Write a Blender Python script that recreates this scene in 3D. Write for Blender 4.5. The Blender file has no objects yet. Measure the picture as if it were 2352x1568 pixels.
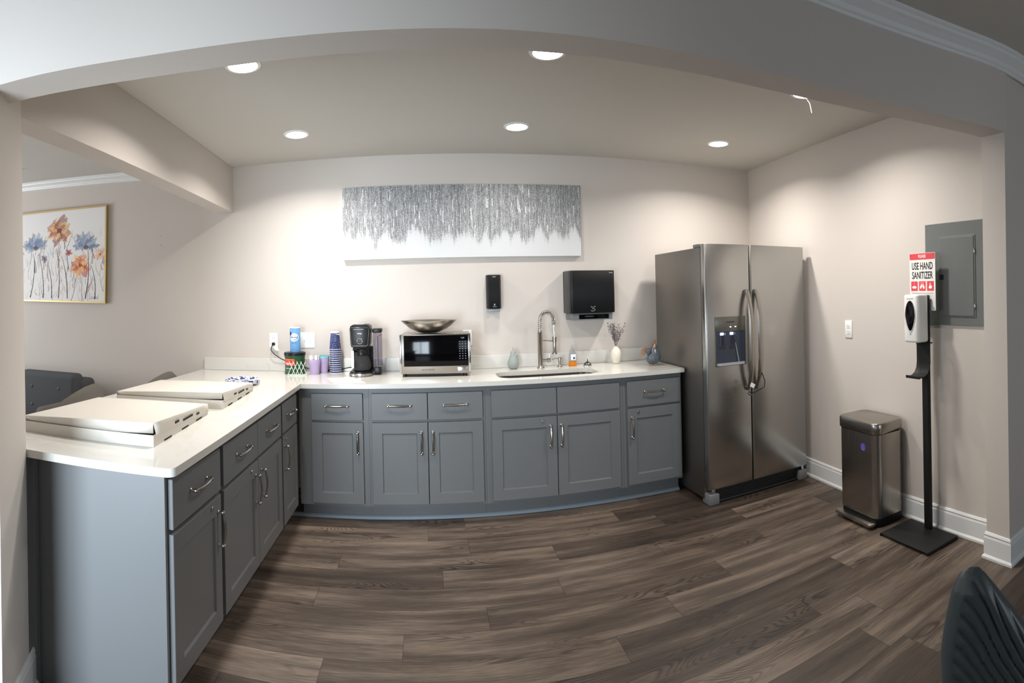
import bpy, bmesh, math, random
import numpy as np
from mathutils import Vector, Matrix
random.seed(7)
PI = math.pi
SC = bpy.context.scene
COL = SC.collection
# ------------------------------------------------------------------ camera (hand-held cylindrical panorama)
HC = 1.4309
F_U, F_V, U0, V0 = 1239.39, 1272.74, 981.98, 682.72
cam_d = bpy.data.cameras.new('camera')
cam_d.type = 'PANO'
cam_d.panorama_type = 'CENTRAL_CYLINDRICAL'
cam_d.central_cylindrical_range_u_min = (0 - U0) / F_U
cam_d.central_cylindrical_range_u_max = (2352 - U0) / F_U
cam_d.central_cylindrical_range_v_min = -(1568 - V0) / F_V
cam_d.central_cylindrical_range_v_max = V0 / F_V
cam_d.central_cylindrical_radius = 1.0
cam_d.clip_start = 0.02
cam = bpy.data.objects.new('camera', cam_d)
COL.objects.link(cam)
_pitch, _roll = 0.0023, 0.0231
_cp, _sp, _cr, _sr = math.cos(_pitch), math.sin(_pitch), math.cos(_roll), math.sin(_roll)
_R = Matrix(((1, 0, 0), (0, _cp, -_sp), (0, _sp, _cp))) @ Matrix(((_cr, 0, _sr), (0, 1, 0), (-_sr, 0, _cr)))
_B = Matrix(((1, 0, 0), (0, 0, -1), (0, 1, 0)))          # blender camera axes: x right, y up, -z forward
_M = (_R @ _B).to_4x4(); _M.translation = (0, 0, HC)
cam.matrix_world = _M
SC.camera = cam
# ------------------------------------------------------------------ world, daylight, exposure
w = bpy.data.worlds.new('sky'); SC.world = w; w.use_nodes = True
w.node_tree.nodes['Background'].inputs[0].default_value = (0.55, 0.74, 1.0, 1)
w.node_tree.nodes['Background'].inputs[1].default_value = 1.2
SC.view_settings.view_transform = 'Standard'
SC.view_settings.look = 'None'
SC.view_settings.gamma = 1
SC.view_settings.exposure = 0.63
SC.cycles.use_denoising = True
SC.cycles.max_bounces = 8
SC.cycles.diffuse_bounces = 5
SC.cycles.sample_clamp_indirect = 4

def area_light(name, loc, direction, sx, sy, power, color, shape='RECTANGLE', spread=180):
    l = bpy.data.lights.new(name, 'AREA'); l.shape = shape; l.size = sx; l.size_y = sy
    l.energy = power; l.color = color; l.spread = math.radians(spread)
    o = bpy.data.objects.new(name, l); COL.objects.link(o); o.location = loc
    o.rotation_euler = Vector(direction).to_track_quat('-Z', 'Z' if abs(direction[2]) < .9 else 'Y').to_euler()
    return o
DAY = (0.79, 0.90, 1.0)
# daylight entering through the patio door behind the camera and the window of the left room
area_light('daylight_front_room', (-1.45, -1.12, 1.02), (0, 1, 0), 1.2, 1.6, 33, DAY, spread=80)
area_light('fill_right_back', (2.3, -2.0, 1.3), (0, 1, 0), 1.4, 1.3, 12, DAY)  # added fill before the solid back wall, brightens header right, jamb and chair
area_light('daylight_left_room', (-6.0, 2.3, 1.5), (1, 0, 0), 1.6, 1.6, 55, (0.96, 0.98, 1.0))

# ------------------------------------------------------------------ helpers
def lin(c):
    c = c / 255.0
    return c / 12.92 if c <= 0.04045 else ((c + 0.055) / 1.055) ** 2.4
def rgb(r, g, b): return (lin(r), lin(g), lin(b), 1)
MATS = {}
def mat(name, col=(200, 200, 200), rough=.6, metal=0, spec=.5, trans=0, ior=1.45, coat=0, emit=None, es=0, bump=None, alpha=1, raw=None):
    m = bpy.data.materials.new(name); m.use_nodes = True
    nt = m.node_tree; b = nt.nodes['Principled BSDF']
    b.inputs['Base Color'].default_value = raw if raw else rgb(*col)
    b.inputs['Roughness'].default_value = rough
    b.inputs['Metallic'].default_value = metal
    b.inputs['Specular IOR Level'].default_value = spec
    b.inputs['Transmission Weight'].default_value = trans
    b.inputs['IOR'].default_value = ior
    b.inputs['Coat Weight'].default_value = coat
    b.inputs['Alpha'].default_value = alpha
    if emit:
        b.inputs['Emission Color'].default_value = (*emit, 1); b.inputs['Emission Strength'].default_value = es
    if bump:
        scale, strength = bump[0], bump[1]; stretch = bump[2] if len(bump) > 2 else (1, 1, 1)
        tc = nt.nodes.new('ShaderNodeTexCoord'); mp = nt.nodes.new('ShaderNodeMapping'); mp.inputs['Scale'].default_value = stretch
        nz = nt.nodes.new('ShaderNodeTexNoise'); nz.inputs['Scale'].default_value = scale; nz.inputs['Detail'].default_value = 3
        bp = nt.nodes.new('ShaderNodeBump'); bp.inputs['Strength'].default_value = strength; bp.inputs['Distance'].default_value = 0.002
        nt.links.new(tc.outputs['Object'], mp.inputs[0]); nt.links.new(mp.outputs[0], nz.inputs[0])
        nt.links.new(nz.outputs[0], bp.inputs['Height']); nt.links.new(bp.outputs[0], b.inputs['Normal'])
    MATS[name] = m
    return m
def nodes(m): return m.node_tree.nodes, m.node_tree.links, m.node_tree.nodes['Principled BSDF']

class MB:
    """collects geometry for one mesh"""
    def __init__(s): s.bm = bmesh.new(); s.mi = 0
    def _fin(s, vs, M):
        if M is not None: bmesh.ops.transform(s.bm, matrix=M, verts=vs)
    def box(s, x0, x1, y0, y1, z0, z1, bev=0, seg=2, M=None):
        r = bmesh.ops.create_cube(s.bm, size=1)
        vs = r['verts']
        for v in vs: v.co = Vector(((x0 + x1) / 2 + v.co.x * (x1 - x0), (y0 + y1) / 2 + v.co.y * (y1 - y0), (z0 + z1) / 2 + v.co.z * (z1 - z0)))
        fs = list({f for v in vs for f in v.link_faces})
        for f in fs: f.material_index = s.mi
        s._fin(vs, M)
        if bev:
            es = list({e for v in vs for e in v.link_edges})
            bmesh.ops.bevel(s.bm, geom=es, offset=bev, segments=seg, affect='EDGES', profile=.5, clamp_overlap=True)
        return s
    def prism(s, poly, z0, z1, M=None, bev=0, seg=2):
        """poly in xy extruded z0..z1"""
        a = [s.bm.verts.new((p[0], p[1], z0)) for p in poly]; b = [s.bm.verts.new((p[0], p[1], z1)) for p in poly]
        n = len(poly); fs = []
        fs.append(s.bm.faces.new(list(reversed(a)))); fs.append(s.bm.faces.new(b))
        for i in range(n): fs.append(s.bm.faces.new((a[i], a[(i + 1) % n], b[(i + 1) % n], b[i])))
        for f in fs: f.material_index = s.mi
        s._fin(a + b, M)
        if bev:
            es = [e for e in fs[0].edges] + [e for e in fs[1].edges]
            bmesh.ops.bevel(s.bm, geom=es, offset=bev, segments=seg, affect='EDGES', profile=.5, clamp_overlap=True)
        return s
    def lathe(s, prof, seg=32, M=None, sx=1, sy=1, cap=True):
        rings = []
        for r, z in prof:
            if r < 1e-6: rings.append([s.bm.verts.new((0, 0, z))])
            else: rings.append([s.bm.verts.new((r * sx * math.cos(2 * PI * i / seg), r * sy * math.sin(2 * PI * i / seg), z)) for i in range(seg)])
        for a, b in zip(rings, rings[1:]):
            for i in range(seg):
                j = (i + 1) % seg
                if len(a) == 1 and len(b) == 1: break
                if len(a) == 1: f = (a[0], b[j], b[i])
                elif len(b) == 1: f = (a[i], a[j], b[0])
                else: f = (a[i], a[j], b[j], b[i])
                s.bm.faces.new(f).material_index = s.mi
        if cap:
            if len(rings[0]) > 1: s.bm.faces.new(list(reversed(rings[0]))).material_index = s.mi
            if len(rings[-1]) > 1: s.bm.faces.new(rings[-1]).material_index = s.mi
        s._fin([v for r in rings for v in r], M)
        return s
    def cyl(s, p, r, h, axis='z', seg=24, bev=0):
        M = Matrix.Translation(p)
        if axis == 'x': M = M @ Matrix.Rotation(PI / 2, 4, 'Y')
        if axis == 'y': M = M @ Matrix.Rotation(-PI / 2, 4, 'X')
        prof = [(r, 0), (r, h)] if not bev else [(r - bev, 0), (r, bev), (r, h - bev), (r - bev, h)]
        return s.lathe(prof, seg, M)
    def tube(s, pts, r, seg=8, closed=False, M=None):
        pts = [Vector(p) for p in pts]; n = len(pts)
        rs = r if isinstance(r, (list, tuple)) else [r] * n
        t0 = (pts[1] - pts[0]).normalized()
        up = Vector((0, 0, 1)) if abs(t0.z) < .9 else Vector((1, 0, 0))
        nrm = t0.cross(up).normalized(); rings = []
        for i in range(n):
            if closed: t = (pts[(i + 1) % n] - pts[i - 1]).normalized()
            else: t = (pts[min(i + 1, n - 1)] - pts[max(i - 1, 0)]).normalized()
            nrm = (nrm - t * nrm.dot(t)); nrm = nrm.normalized() if nrm.length > 1e-6 else t.orthogonal().normalized()
            bn = t.cross(nrm)
            rings.append([s.bm.verts.new(pts[i] + (nrm * math.cos(2 * PI * k / seg) + bn * math.sin(2 * PI * k / seg)) * rs[i]) for k in range(seg)])
        m = n if closed else n - 1
        for i in range(m):
            a, b = rings[i], rings[(i + 1) % n]
            for k in range(seg): s.bm.faces.new((a[k], a[(k + 1) % seg], b[(k + 1) % seg], b[k])).material_index = s.mi
        if not closed:
            s.bm.faces.new(list(reversed(rings[0]))).material_index = s.mi; s.bm.faces.new(rings[-1]).material_index = s.mi
        s._fin([v for q in rings for v in q], M)
        return s
    def ell(s, c, rx, ry, rz, seg=20, M=None):
        r = bmesh.ops.create_uvsphere(s.bm, u_segments=seg, v_segments=seg // 2 + 2, radius=1)
        T = Matrix.Translation(c) @ (M if M is not None else Matrix()) @ Matrix.Diagonal((rx, ry, rz, 1))
        for f in {f for v in r['verts'] for f in v.link_faces}: f.material_index = s.mi
        bmesh.ops.transform(s.bm, matrix=T, verts=r['verts'])
        return s
    def face(s, pts):
        f = s.bm.faces.new([s.bm.verts.new(p) for p in pts]); f.material_index = s.mi; return s
    def build(s, name, material, parent=None, smooth=35, loc=None, recalc=True):
        if recalc: bmesh.ops.recalc_face_normals(s.bm, faces=s.bm.faces)
        me = bpy.data.meshes.new(name); s.bm.to_mesh(me); s.bm.free()
        for m in (material if isinstance(material, (list, tuple)) else [material]): me.materials.append(m if not isinstance(m, str) else MATS[m])
        if smooth:
            me.polygons.foreach_set('use_smooth', [True] * len(me.polygons)); me.set_sharp_from_angle(angle=math.radians(smooth))
        o = bpy.data.objects.new(name, me); COL.objects.link(o)
        if parent: o.parent = parent
        if loc: o.location = loc
        return o
def tag(o, label=None, cat=None, group=None, kind=None):
    if label: o['label'] = label
    if cat: o['category'] = cat
    if group: o['group'] = group
    if kind: o['kind'] = kind
    return o
def thing(name, label, cat, loc=(0, 0, 0), rz=0, group=None):
    o = bpy.data.objects.new(name, None); COL.objects.link(o); o.location = loc; o.rotation_euler = (0, 0, rz)
    o.empty_display_size = .05
    return tag(o, label, cat, group)
def struct(mb, name, material, **k):
    o = mb.build(name, material, **k); o['kind'] = 'structure'; return o
def kids(o): return [c for c in bpy.data.objects if c.parent == o]
def copy_tree(o, parent=None):
    c = o.copy(); COL.objects.link(c)
    if parent: c.parent = parent
    for ch in kids(o): copy_tree(ch, c)
    return c
def text(name, s, size, material, parent, M, xs=1.0, depth=0.0004, align='CENTER', shear=0, label=None, bold=0):
    cu = bpy.data.curves.new('txt', 'FONT'); cu.body = s; cu.size = size; cu.extrude = depth; cu.align_x = align; cu.align_y = 'CENTER'; cu.shear = shear
    cu.offset = bold
    t = bpy.data.objects.new('txt', cu); COL.objects.link(t)
    bpy.context.view_layer.update()
    me = bpy.data.meshes.new_from_object(t.evaluated_get(bpy.context.evaluated_depsgraph_get()))
    bpy.data.objects.remove(t)
    me.transform(M @ Matrix.Diagonal((xs, 1, 1, 1)))
    me.materials.clear(); me.materials.append(MATS[material])
    o = bpy.data.objects.new(name, me); COL.objects.link(o); o.parent = parent
    return o
def FRONT(x, y, z):   # text upright on a surface that faces -y
    return Matrix.Translation((x, y, z)) @ Matrix.Rotation(PI / 2, 4, 'X')
def LEFTF(x, y, z):   # text upright on a surface that faces -x
    return Matrix.Translation((x, y, z)) @ Matrix.Rotation(-PI / 2, 4, 'Z') @ Matrix.Rotation(PI / 2, 4, 'X')
def rrect(x0, x1, y0, y1, r, n=6):
    out = []
    for cx, cy, a0 in ((x1 - r, y1 - r, 0), (x0 + r, y1 - r, PI / 2), (x0 + r, y0 + r, PI), (x1 - r, y0 + r, 1.5 * PI)):
        for i in range(n + 1):
            a = a0 + PI / 2 * i / n; out.append((cx + r * math.cos(a), cy + r * math.sin(a)))
    return out

# ------------------------------------------------------------------ materials
mat('wall_paint', (205, 198, 191), .75, spec=.25, bump=(260, .06))
mat('ceiling_paint', (200, 197, 190), .85, spec=.2)
mat('trim_white', (226, 228, 228), .35)
mat('shoe_paint', (150, 160, 168), .35)
mat('cabinet_paint', (110, 112, 113), .38, spec=.45)
mat('cabinet_dark', (96, 99, 102), .6)
mat('nickel', (178, 172, 164), .22, metal=1)
mat('chrome', (205, 205, 205), .12, metal=1)
mat('black_plastic', (12, 13, 15), .36, spec=.35)
mat('bowl_metal', (176, 172, 166), .27, metal=1)
mat('black_matte', (16, 17, 18), .6)
mat('black_gloss', (4, 4, 6), .08, spec=.25)
mat('dark_grey_plastic', (48, 50, 52), .4)
mat('grey_plastic', (122, 124, 126), .45)
mat('light_grey_plastic', (165, 168, 172), .4)
mat('white_plastic', (236, 236, 232), .3)
mat('white_gloss', (240, 240, 236), .15)
mat('ivory_ceramic', (226, 220, 206), .3)
mat('pear_ceramic', (150, 158, 154), .5)
mat('panel_grey', (108, 112, 110), .42)
mat('red_print', (222, 74, 82), .5)
mat('black_print', (25, 25, 28), .5)
mat('navy_print', (28, 38, 96), .4)
mat('blue_print', (40, 90, 160), .4)
mat('white_print', (238, 238, 238), .5)
mat('grey_print', (150, 154, 160), .4)
mat('sky_blue', (104, 158, 206), .35)
mat('can_green', (32, 78, 46), .4)
mat('can_red', (196, 52, 36), .4)
mat('can_orange', (228, 110, 44), .4)
mat('lavender', (184, 166, 204), .4)
mat('teal', (120, 190, 196), .4)
mat('purple_sticker', (98, 72, 176), .45)
mat('cardboard_white', (208, 203, 194), .8)
mat('cardboard_inside', (150, 120, 90), .9)
mat('slot_dark', (30, 26, 24), .9)
mat('paper', (236, 233, 226), .8)
mat('straw_white', (238, 238, 240), .4)
mat('leather', (64, 73, 77), .36, spec=.5, bump=(320, .12))
mat('frame_gold', (190, 170, 118), .35, metal=.7)
mat('sofa_fabric', (88, 90, 93), .95, spec=.1, bump=(400, .5))
mat('sofa_piping', (112, 108, 102), .9, spec=.1, bump=(400, .5))
mat('soap_orange', (244, 158, 44), .15, trans=.5, ior=1.3)
mat('clear_plastic', (235, 240, 245), .05, trans=1, ior=1.12)
mat('smoke_glass', (150, 150, 150), .05, trans=.9, ior=1.1)
mat('tank_plastic', (190, 184, 200), .08, trans=.92, ior=1.08)
mat('steel_dark', (120, 118, 114), .25, metal=1)
mat('hen_copper', (176, 140, 112), .4, metal=.4)
mat('hen_red', (150, 70, 56), .4)
mat('dried_grass', (128, 122, 122), .9, spec=.1)
mat('wire_white', (214, 224, 214), .3)
mat('lens_glow', (255, 255, 255), .5, emit=(1.0, .93, .82), es=14)
mat('blue_led', (200, 215, 255), .3, emit=(.55, .7, 1), es=3)
mat('niche_dark', (52, 58, 72), .25)
mat('brushed_label', (120, 118, 112), .3, metal=.8)

def steel(name, col, rough, horiz):
    m = mat(name, col, rough, metal=1); n, l, b = nodes(m)
    tc = n.new('ShaderNodeTexCoord'); mp = n.new('ShaderNodeMapping'); mp.inputs['Scale'].default_value = horiz
    nz = n.new('ShaderNodeTexNoise'); nz.inputs['Scale'].default_value = 3; nz.inputs['Detail'].default_value = 6
    mr = n.new('ShaderNodeMapRange'); mr.inputs[3].default_value = rough - .05; mr.inputs[4].default_value = rough + .06
    l.new(tc.outputs['Object'], mp.inputs[0]); l.new(mp.outputs[0], nz.inputs[0]); l.new(nz.outputs[0], mr.inputs[0])
    l.new(mr.outputs[0], b.inputs['Roughness'])
    return m
steel('fridge_steel', (180, 180, 178), .24, (1, 1, 60))
steel('fridge_side', (140, 136, 131), .45, (40, 40, 2))
steel('brushed_steel', (165, 160, 153), .25, (60, 60, 1))
steel('sink_steel', (150, 147, 140), .25, (1, 30, 1))

# wood plank floor: planks run along x
m = mat('floor_planks', (90, 75, 64), .42, spec=.35); n, l, b = nodes(m)
def N(t, **k):
    q = n.new(t)
    for a, v in k.items(): setattr(q, a, v)
    return q
def math_(op, a, bv=None, c=None):
    q = N('ShaderNodeMath', operation=op)
    for i, v in enumerate((a, bv, c)):
        if v is None: continue
        if isinstance(v, (int, float)): q.inputs[i].default_value = v
        else: l.new(v, q.inputs[i])
    return q.outputs[0]
geo = N('ShaderNodeTexCoord'); sep = N('ShaderNodeSeparateXYZ'); l.new(geo.outputs['Object'], sep.inputs[0])
PWID, PLEN = 0.182, 1.22
yy = math_('DIVIDE', sep.outputs['Y'], PWID); row = math_('FLOOR', yy)
wn = N('ShaderNodeTexWhiteNoise', noise_dimensions='1D'); l.new(row, wn.inputs['W'])
xx = math_('ADD', math_('DIVIDE', sep.outputs['X'], PLEN), wn.outputs['Value']); colm = math_('FLOOR', xx)
cmb = N('ShaderNodeCombineXYZ'); l.new(row, cmb.inputs[0]); l.new(colm, cmb.inputs[1])
wn2 = N('ShaderNodeTexWhiteNoise', noise_dimensions='3D'); l.new(cmb.outputs[0], wn2.inputs['Vector'])
pid = wn2.outputs['Value']
v3 = N('ShaderNodeCombineXYZ')
l.new(math_('ADD', sep.outputs['X'], math_('MULTIPLY', pid, 37.0)), v3.inputs[0]); l.new(math_('ADD', sep.outputs['Y'], math_('MULTIPLY', pid, 11.0)), v3.inputs[1])
def noise(scale, stretch, detail=4, rough=.5, dist=0):
    mp = N('ShaderNodeMapping'); mp.inputs['Scale'].default_value = stretch; l.new(v3.outputs[0], mp.inputs[0])
    q = N('ShaderNodeTexNoise'); q.inputs['Scale'].default_value = scale; q.inputs['Detail'].default_value = detail
    q.inputs['Roughness'].default_value = rough; q.inputs['Distortion'].default_value = dist; l.new(mp.outputs[0], q.inputs[0]); return q.outputs[0]
broad = noise(1.0, (1.3, 14, 1), 4)
fine = noise(1.0, (9, 190, 1), 4, .6)
ringsrc = noise(1.0, (1.6, 8.0, 1), 1, .4, .2)
rings = math_('SINE', math_('MULTIPLY', ringsrc, 150.0))
rings = math_('POWER', math_('MULTIPLY_ADD', rings, .5, .5), 3.0)
mask = N('ShaderNodeMapRange'); l.new(noise(1.0, (1.1, 3.5, 1), 2), mask.inputs[0]); mask.inputs[1].default_value = .52; mask.inputs[2].default_value = .62
tone = math_('ADD', math_('MULTIPLY', broad, .62), math_('MULTIPLY', fine, .38))
tone = math_('ADD', tone, math_('MULTIPLY', math_('SUBTRACT', pid, .5), .26))
tone = math_('SUBTRACT', tone, math_('MULTIPLY', math_('MULTIPLY', rings, mask.outputs[0]), .20))
cr = N('ShaderNodeValToRGB'); l.new(tone, cr.inputs[0])
e = cr.color_ramp.elements; e[0].position = .24; e[0].color = rgb(43, 36, 31); e[1].position = .76; e[1].color = rgb(134, 119, 106)
q = cr.color_ramp.elements.new(.46); q.color = rgb(75, 65, 57)
fy = math_('FRACT', yy); fx = math_('FRACT', xx)
gap = math_('MINIMUM', math_('MINIMUM', math_('MULTIPLY', fy, PWID), math_('MULTIPLY', math_('SUBTRACT', 1.0, fy), PWID)),
            math_('MINIMUM', math_('MULTIPLY', fx, PLEN), math_('MULTIPLY', math_('SUBTRACT', 1.0, fx), PLEN)))
gm = N('ShaderNodeMapRange'); l.new(gap, gm.inputs[0]); gm.inputs[1].default_value = .0004; gm.inputs[2].default_value = .0022; gm.inputs[3].default_value = .45; gm.inputs[4].default_value = 1
mx = N('ShaderNodeMix', data_type='RGBA', blend_type='MULTIPLY'); mx.inputs[0].default_value = 1
l.new(cr.outputs[0], mx.inputs[6]); l.new(gm.outputs[0], mx.inputs[7]); l.new(mx.outputs[2], b.inputs['Base Color'])
bp = N('ShaderNodeBump'); bp.inputs['Strength'].default_value = .25; bp.inputs['Distance'].default_value = .001
l.new(math_('ADD', math_('MULTIPLY', fine, .5), gm.outputs[0]), bp.inputs['Height']); l.new(bp.outputs[0], b.inputs['Normal'])

# quartz worktop: near white with sparse soft veins
m = mat('quartz', (228, 226, 220), .16, spec=.5, coat=.2); n, l, b = nodes(m)
tc = N('ShaderNodeTexCoord'); nz = N('ShaderNodeTexNoise'); nz.inputs['Scale'].default_value = 1.7; nz.inputs['Detail'].default_value = 7; nz.inputs['Distortion'].default_value = .8
l.new(tc.outputs['Object'], nz.inputs[0])
ab = math_('ABSOLUTE', math_('SUBTRACT', nz.outputs[0], .5))
nz2 = N('ShaderNodeTexNoise'); nz2.inputs['Scale'].default_value = 2.3; l.new(tc.outputs['Object'], nz2.inputs[0])
vr = N('ShaderNodeMapRange'); l.new(ab, vr.inputs[0]); vr.inputs[1].default_value = 0; vr.inputs[2].default_value = .012; vr.inputs[3].default_value = 1; vr.inputs[4].default_value = 0
m2 = N('ShaderNodeMapRange'); l.new(nz2.outputs[0], m2.inputs[0]); m2.inputs[1].default_value = .5; m2.inputs[2].default_value = .65
fac = math_('MULTIPLY', math_('MULTIPLY', vr.outputs[0], m2.outputs[0]), .32)
mx = N('ShaderNodeMix', data_type='RGBA'); l.new(fac, mx.inputs[0]); mx.inputs[6].default_value = rgb(214, 212, 206); mx.inputs[7].default_value = rgb(150, 148, 142)
l.new(mx.outputs[2], b.inputs['Base Color'])

# dark blue cup print
m = mat('cup_print', (30, 42, 120), .45, spec=.2); n, l, b = nodes(m)
tc = N('ShaderNodeTexCoord'); nz = N('ShaderNodeTexNoise'); nz.inputs['Scale'].default_value = 75; nz.inputs['Detail'].default_value = 1; nz.inputs['Distortion'].default_value = 2.5
l.new(tc.outputs['Object'], nz.inputs[0]); vr = N('ShaderNodeMapRange'); l.new(math_('ABSOLUTE', math_('SUBTRACT', nz.outputs[0], .5)), vr.inputs[0])
vr.inputs[1].default_value = .008; vr.inputs[2].default_value = .018; vr.inputs[3].default_value = 1; vr.inputs[4].default_value = 0
mx = N('ShaderNodeMix', data_type='RGBA'); l.new(vr.outputs[0], mx.inputs[0]); mx.inputs[6].default_value = rgb(14, 20, 84); mx.inputs[7].default_value = rgb(190, 205, 235)
l.new(mx.outputs[2], b.inputs['Base Color'])
m = mat('plate_print', (225, 228, 236), .5, spec=.2); n, l, b = nodes(m)
tc = N('ShaderNodeTexCoord'); nz = N('ShaderNodeTexNoise'); nz.inputs['Scale'].default_value = 38; nz.inputs['Detail'].default_value = 1
l.new(tc.outputs['Object'], nz.inputs[0]); vr = N('ShaderNodeMapRange'); l.new(nz.outputs[0], vr.inputs[0]); vr.inputs[1].default_value = .5; vr.inputs[2].default_value = .54
mx = N('ShaderNodeMix', data_type='RGBA'); l.new(vr.outputs[0], mx.inputs[0]); mx.inputs[6].default_value = rgb(222, 226, 234); mx.inputs[7].default_value = rgb(40, 56, 120)
l.new(mx.outputs[2], b.inputs['Base Color'])
# hen glaze: dark blue grey with pale specks
m = mat('hen_glaze', (88, 98, 106), .3, coat=.3); n, l, b = nodes(m)
tc = N('ShaderNodeTexCoord'); vo = N('ShaderNodeTexVoronoi'); vo.inputs['Scale'].default_value = 90; l.new(tc.outputs['Object'], vo.inputs[0])
nz = N('ShaderNodeTexNoise'); nz.inputs['Scale'].default_value = 40; l.new(tc.outputs['Object'], nz.inputs[0])
vr = N('ShaderNodeMapRange'); l.new(vo.outputs['Distance'], vr.inputs[0]); vr.inputs[1].default_value = .1; vr.inputs[2].default_value = .35; vr.inputs[3].default_value = .55; vr.inputs[4].default_value = 0
mx = N('ShaderNodeMix', data_type='RGBA'); l.new(math_('MULTIPLY', vr.outputs[0], nz.outputs[0]), mx.inputs[0]); mx.inputs[6].default_value = rgb(74, 84, 94); mx.inputs[7].default_value = rgb(200, 206, 210)
l.new(mx.outputs[2], b.inputs['Base Color'])

def painted(name, rough=.6, bumpy=False):
    m = mat(name, rough=rough); n_, l_, b_ = nodes(m)
    a = n_.new('ShaderNodeAttribute'); a.attribute_name = 'Col'; l_.new(a.outputs['Color'], b_.inputs['Base Color'])
    return m
painted('canvas_silver', .55); painted('canvas_flowers', .6)
def canvas_mesh(name, W, H, img, material, parent, M):
    """flat grid with a colour per face, img[H,W,3] linear, row 0 on top"""
    h, w_ = img.shape[:2]
    xs = np.linspace(0, W, w_ + 1); zs = np.linspace(H, 0, h + 1)
    X, Z = np.meshgrid(xs, zs); v = np.stack([X.ravel(), np.zeros(X.size), Z.ravel()], 1)
    i = np.arange(h)[:, None] * (w_ + 1) + np.arange(w_)[None]; i = i.ravel()
    f = np.stack([i, i + w_ + 1, i + w_ + 2, i + 1], 1)
    me = bpy.data.meshes.new(name); me.vertices.add(len(v)); me.vertices.foreach_set('co', v.ravel())
    me.loops.add(f.size); me.loops.foreach_set('vertex_index', f.ravel()); me.polygons.add(len(f))
    me.polygons.foreach_set('loop_start', np.arange(len(f)) * 4)
    me.update(calc_edges=True)
    at = me.color_attributes.new('Col', 'FLOAT_COLOR', 'CORNER')
    c = np.ones((len(f), 4, 4), np.float32); c[:, :, :3] = img.reshape(-1, 1, 3); at.data.foreach_set('color', c.ravel())
    me.transform(M); me.materials.append(MATS[material])
    o = bpy.data.objects.new(name, me); COL.objects.link(o); o.parent = parent
    return o

# ------------------------------------------------------------------ the shell
D = 4.149                                   # back wall
ZC = 2.514                                  # kitchen ceiling
ZF = 2.56                                   # front room ceiling
def xr(y): return 2.828 + 0.0777 * (y - D)  # kitchen right wall
def xl(y): return -1.5445 - 0.0445 * (y - D)  # beam / opening line on the left
def zh(x): return 2.1752 + 0.0153 * x       # underside of the header
struct(MB().box(-6.2, 4.65, -2.1, 4.4, -.05, 0), 'floor', 'floor_planks')
mb = MB(); mb.box(-6.2, xr(D) + .15, D, D + .12, 0, 2.9); struct(mb, 'wall_back', 'wall_paint')
mb = MB(); mb.prism([(xr(1.45), 1.45), (xr(1.45) + .4, 1.45), (xr(D) + .3, D + .1), (xr(D), D)], 0, 2.6); struct(mb, 'wall_right', 'wall_paint')
HF = [(-2.12, 1.20), (-1.45, 1.225), (-1.268, 1.265), (-1.09, 1.313), (-.891, 1.388), (-.736, 1.430), (-.457, 1.484), (-.146, 1.518), (.164, 1.532), (.42, 1.540),
      (.704, 1.550), (1.135, 1.560), (1.448, 1.552), (1.737, 1.519), (2.05, 1.452), (2.316, 1.369), (2.475, 1.338), (2.62, 1.333), (4.6, 1.333)]
HB = [(-2.12, 1.37), (-1.45, 1.385), (-1.314, 1.411), (-.993, 1.515), (-.784, 1.573), (-.595, 1.606), (-.361, 1.633), (-.093, 1.652), (.176, 1.660), (.453, 1.666),
      (.762, 1.682), (1.237, 1.700), (1.569, 1.684), (1.872, 1.638), (2.2, 1.570), (2.499, 1.492), (2.9, 1.46), (4.6, 1.46)]
def interp(pl, x):
    for (a, b_), (c, d) in zip(pl, pl[1:]):
        if a <= x <= c: return b_ + (d - b_) * (x - a) / (c - a)
    return pl[-1][1] if x > pl[-1][0] else pl[0][1]
def smoothpl(pl, x, w_=.12):
    return sum(interp(pl, x + d * w_) for d in (-1, -.5, 0, .5, 1)) / 5
mb = MB()
xs = [-2.12 + (2.49 + 2.12) * i / 60 for i in range(61)]
rows = []
for x in xs:
    f, k = smoothpl(HF, x), smoothpl(HB, x)
    rows.append([mb.bm.verts.new(p) for p in ((x, f, zh(x)), (x, f, 2.66), (x, k, 2.66), (x, k, zh(x)))])
for a, c in zip(rows, rows[1:]):
    for i in range(4): mb.bm.faces.new((a[i], a[(i + 1) % 4], c[(i + 1) % 4], c[i]))
mb.bm.faces.new(rows[0]); mb.bm.faces.new(rows[-1])
header = struct(mb, 'wall_header', 'wall_paint', smooth=30)
# stub walls that carry the header
mb = MB(); mb.prism([(2.475, 1.345), (4.6, 1.335), (4.6, 1.46), (xr(1.5) + .1, 1.47), (xr(1.5) + .02, 1.50), (2.50, 1.50)], 0, 2.66); struct(mb, 'wall_right_jamb', 'wall_paint')
mb = MB(); mb.prism([(-1.30, 1.268), (-1.42, 1.53), (-1.60, 1.53), (-2.2, 1.40), (-2.2, 1.22), (-1.45, 1.235)], 0, 2.66); struct(mb, 'wall_left_post', 'wall_paint')
# dropped beam over the bar, between kitchen and left room
mb = MB()
pl = [(xl(1.38), 1.38), (xl(D), D), (xl(D) - .122, D), (xl(1.38) - .122, 1.38)]
mb.prism(pl, 2.150, 2.70)
for v in mb.bm.verts:
    if v.co.z < 2.3: v.co.z = zh(v.co.x)
struct(mb, 'wall_beam', 'wall_paint')
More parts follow.
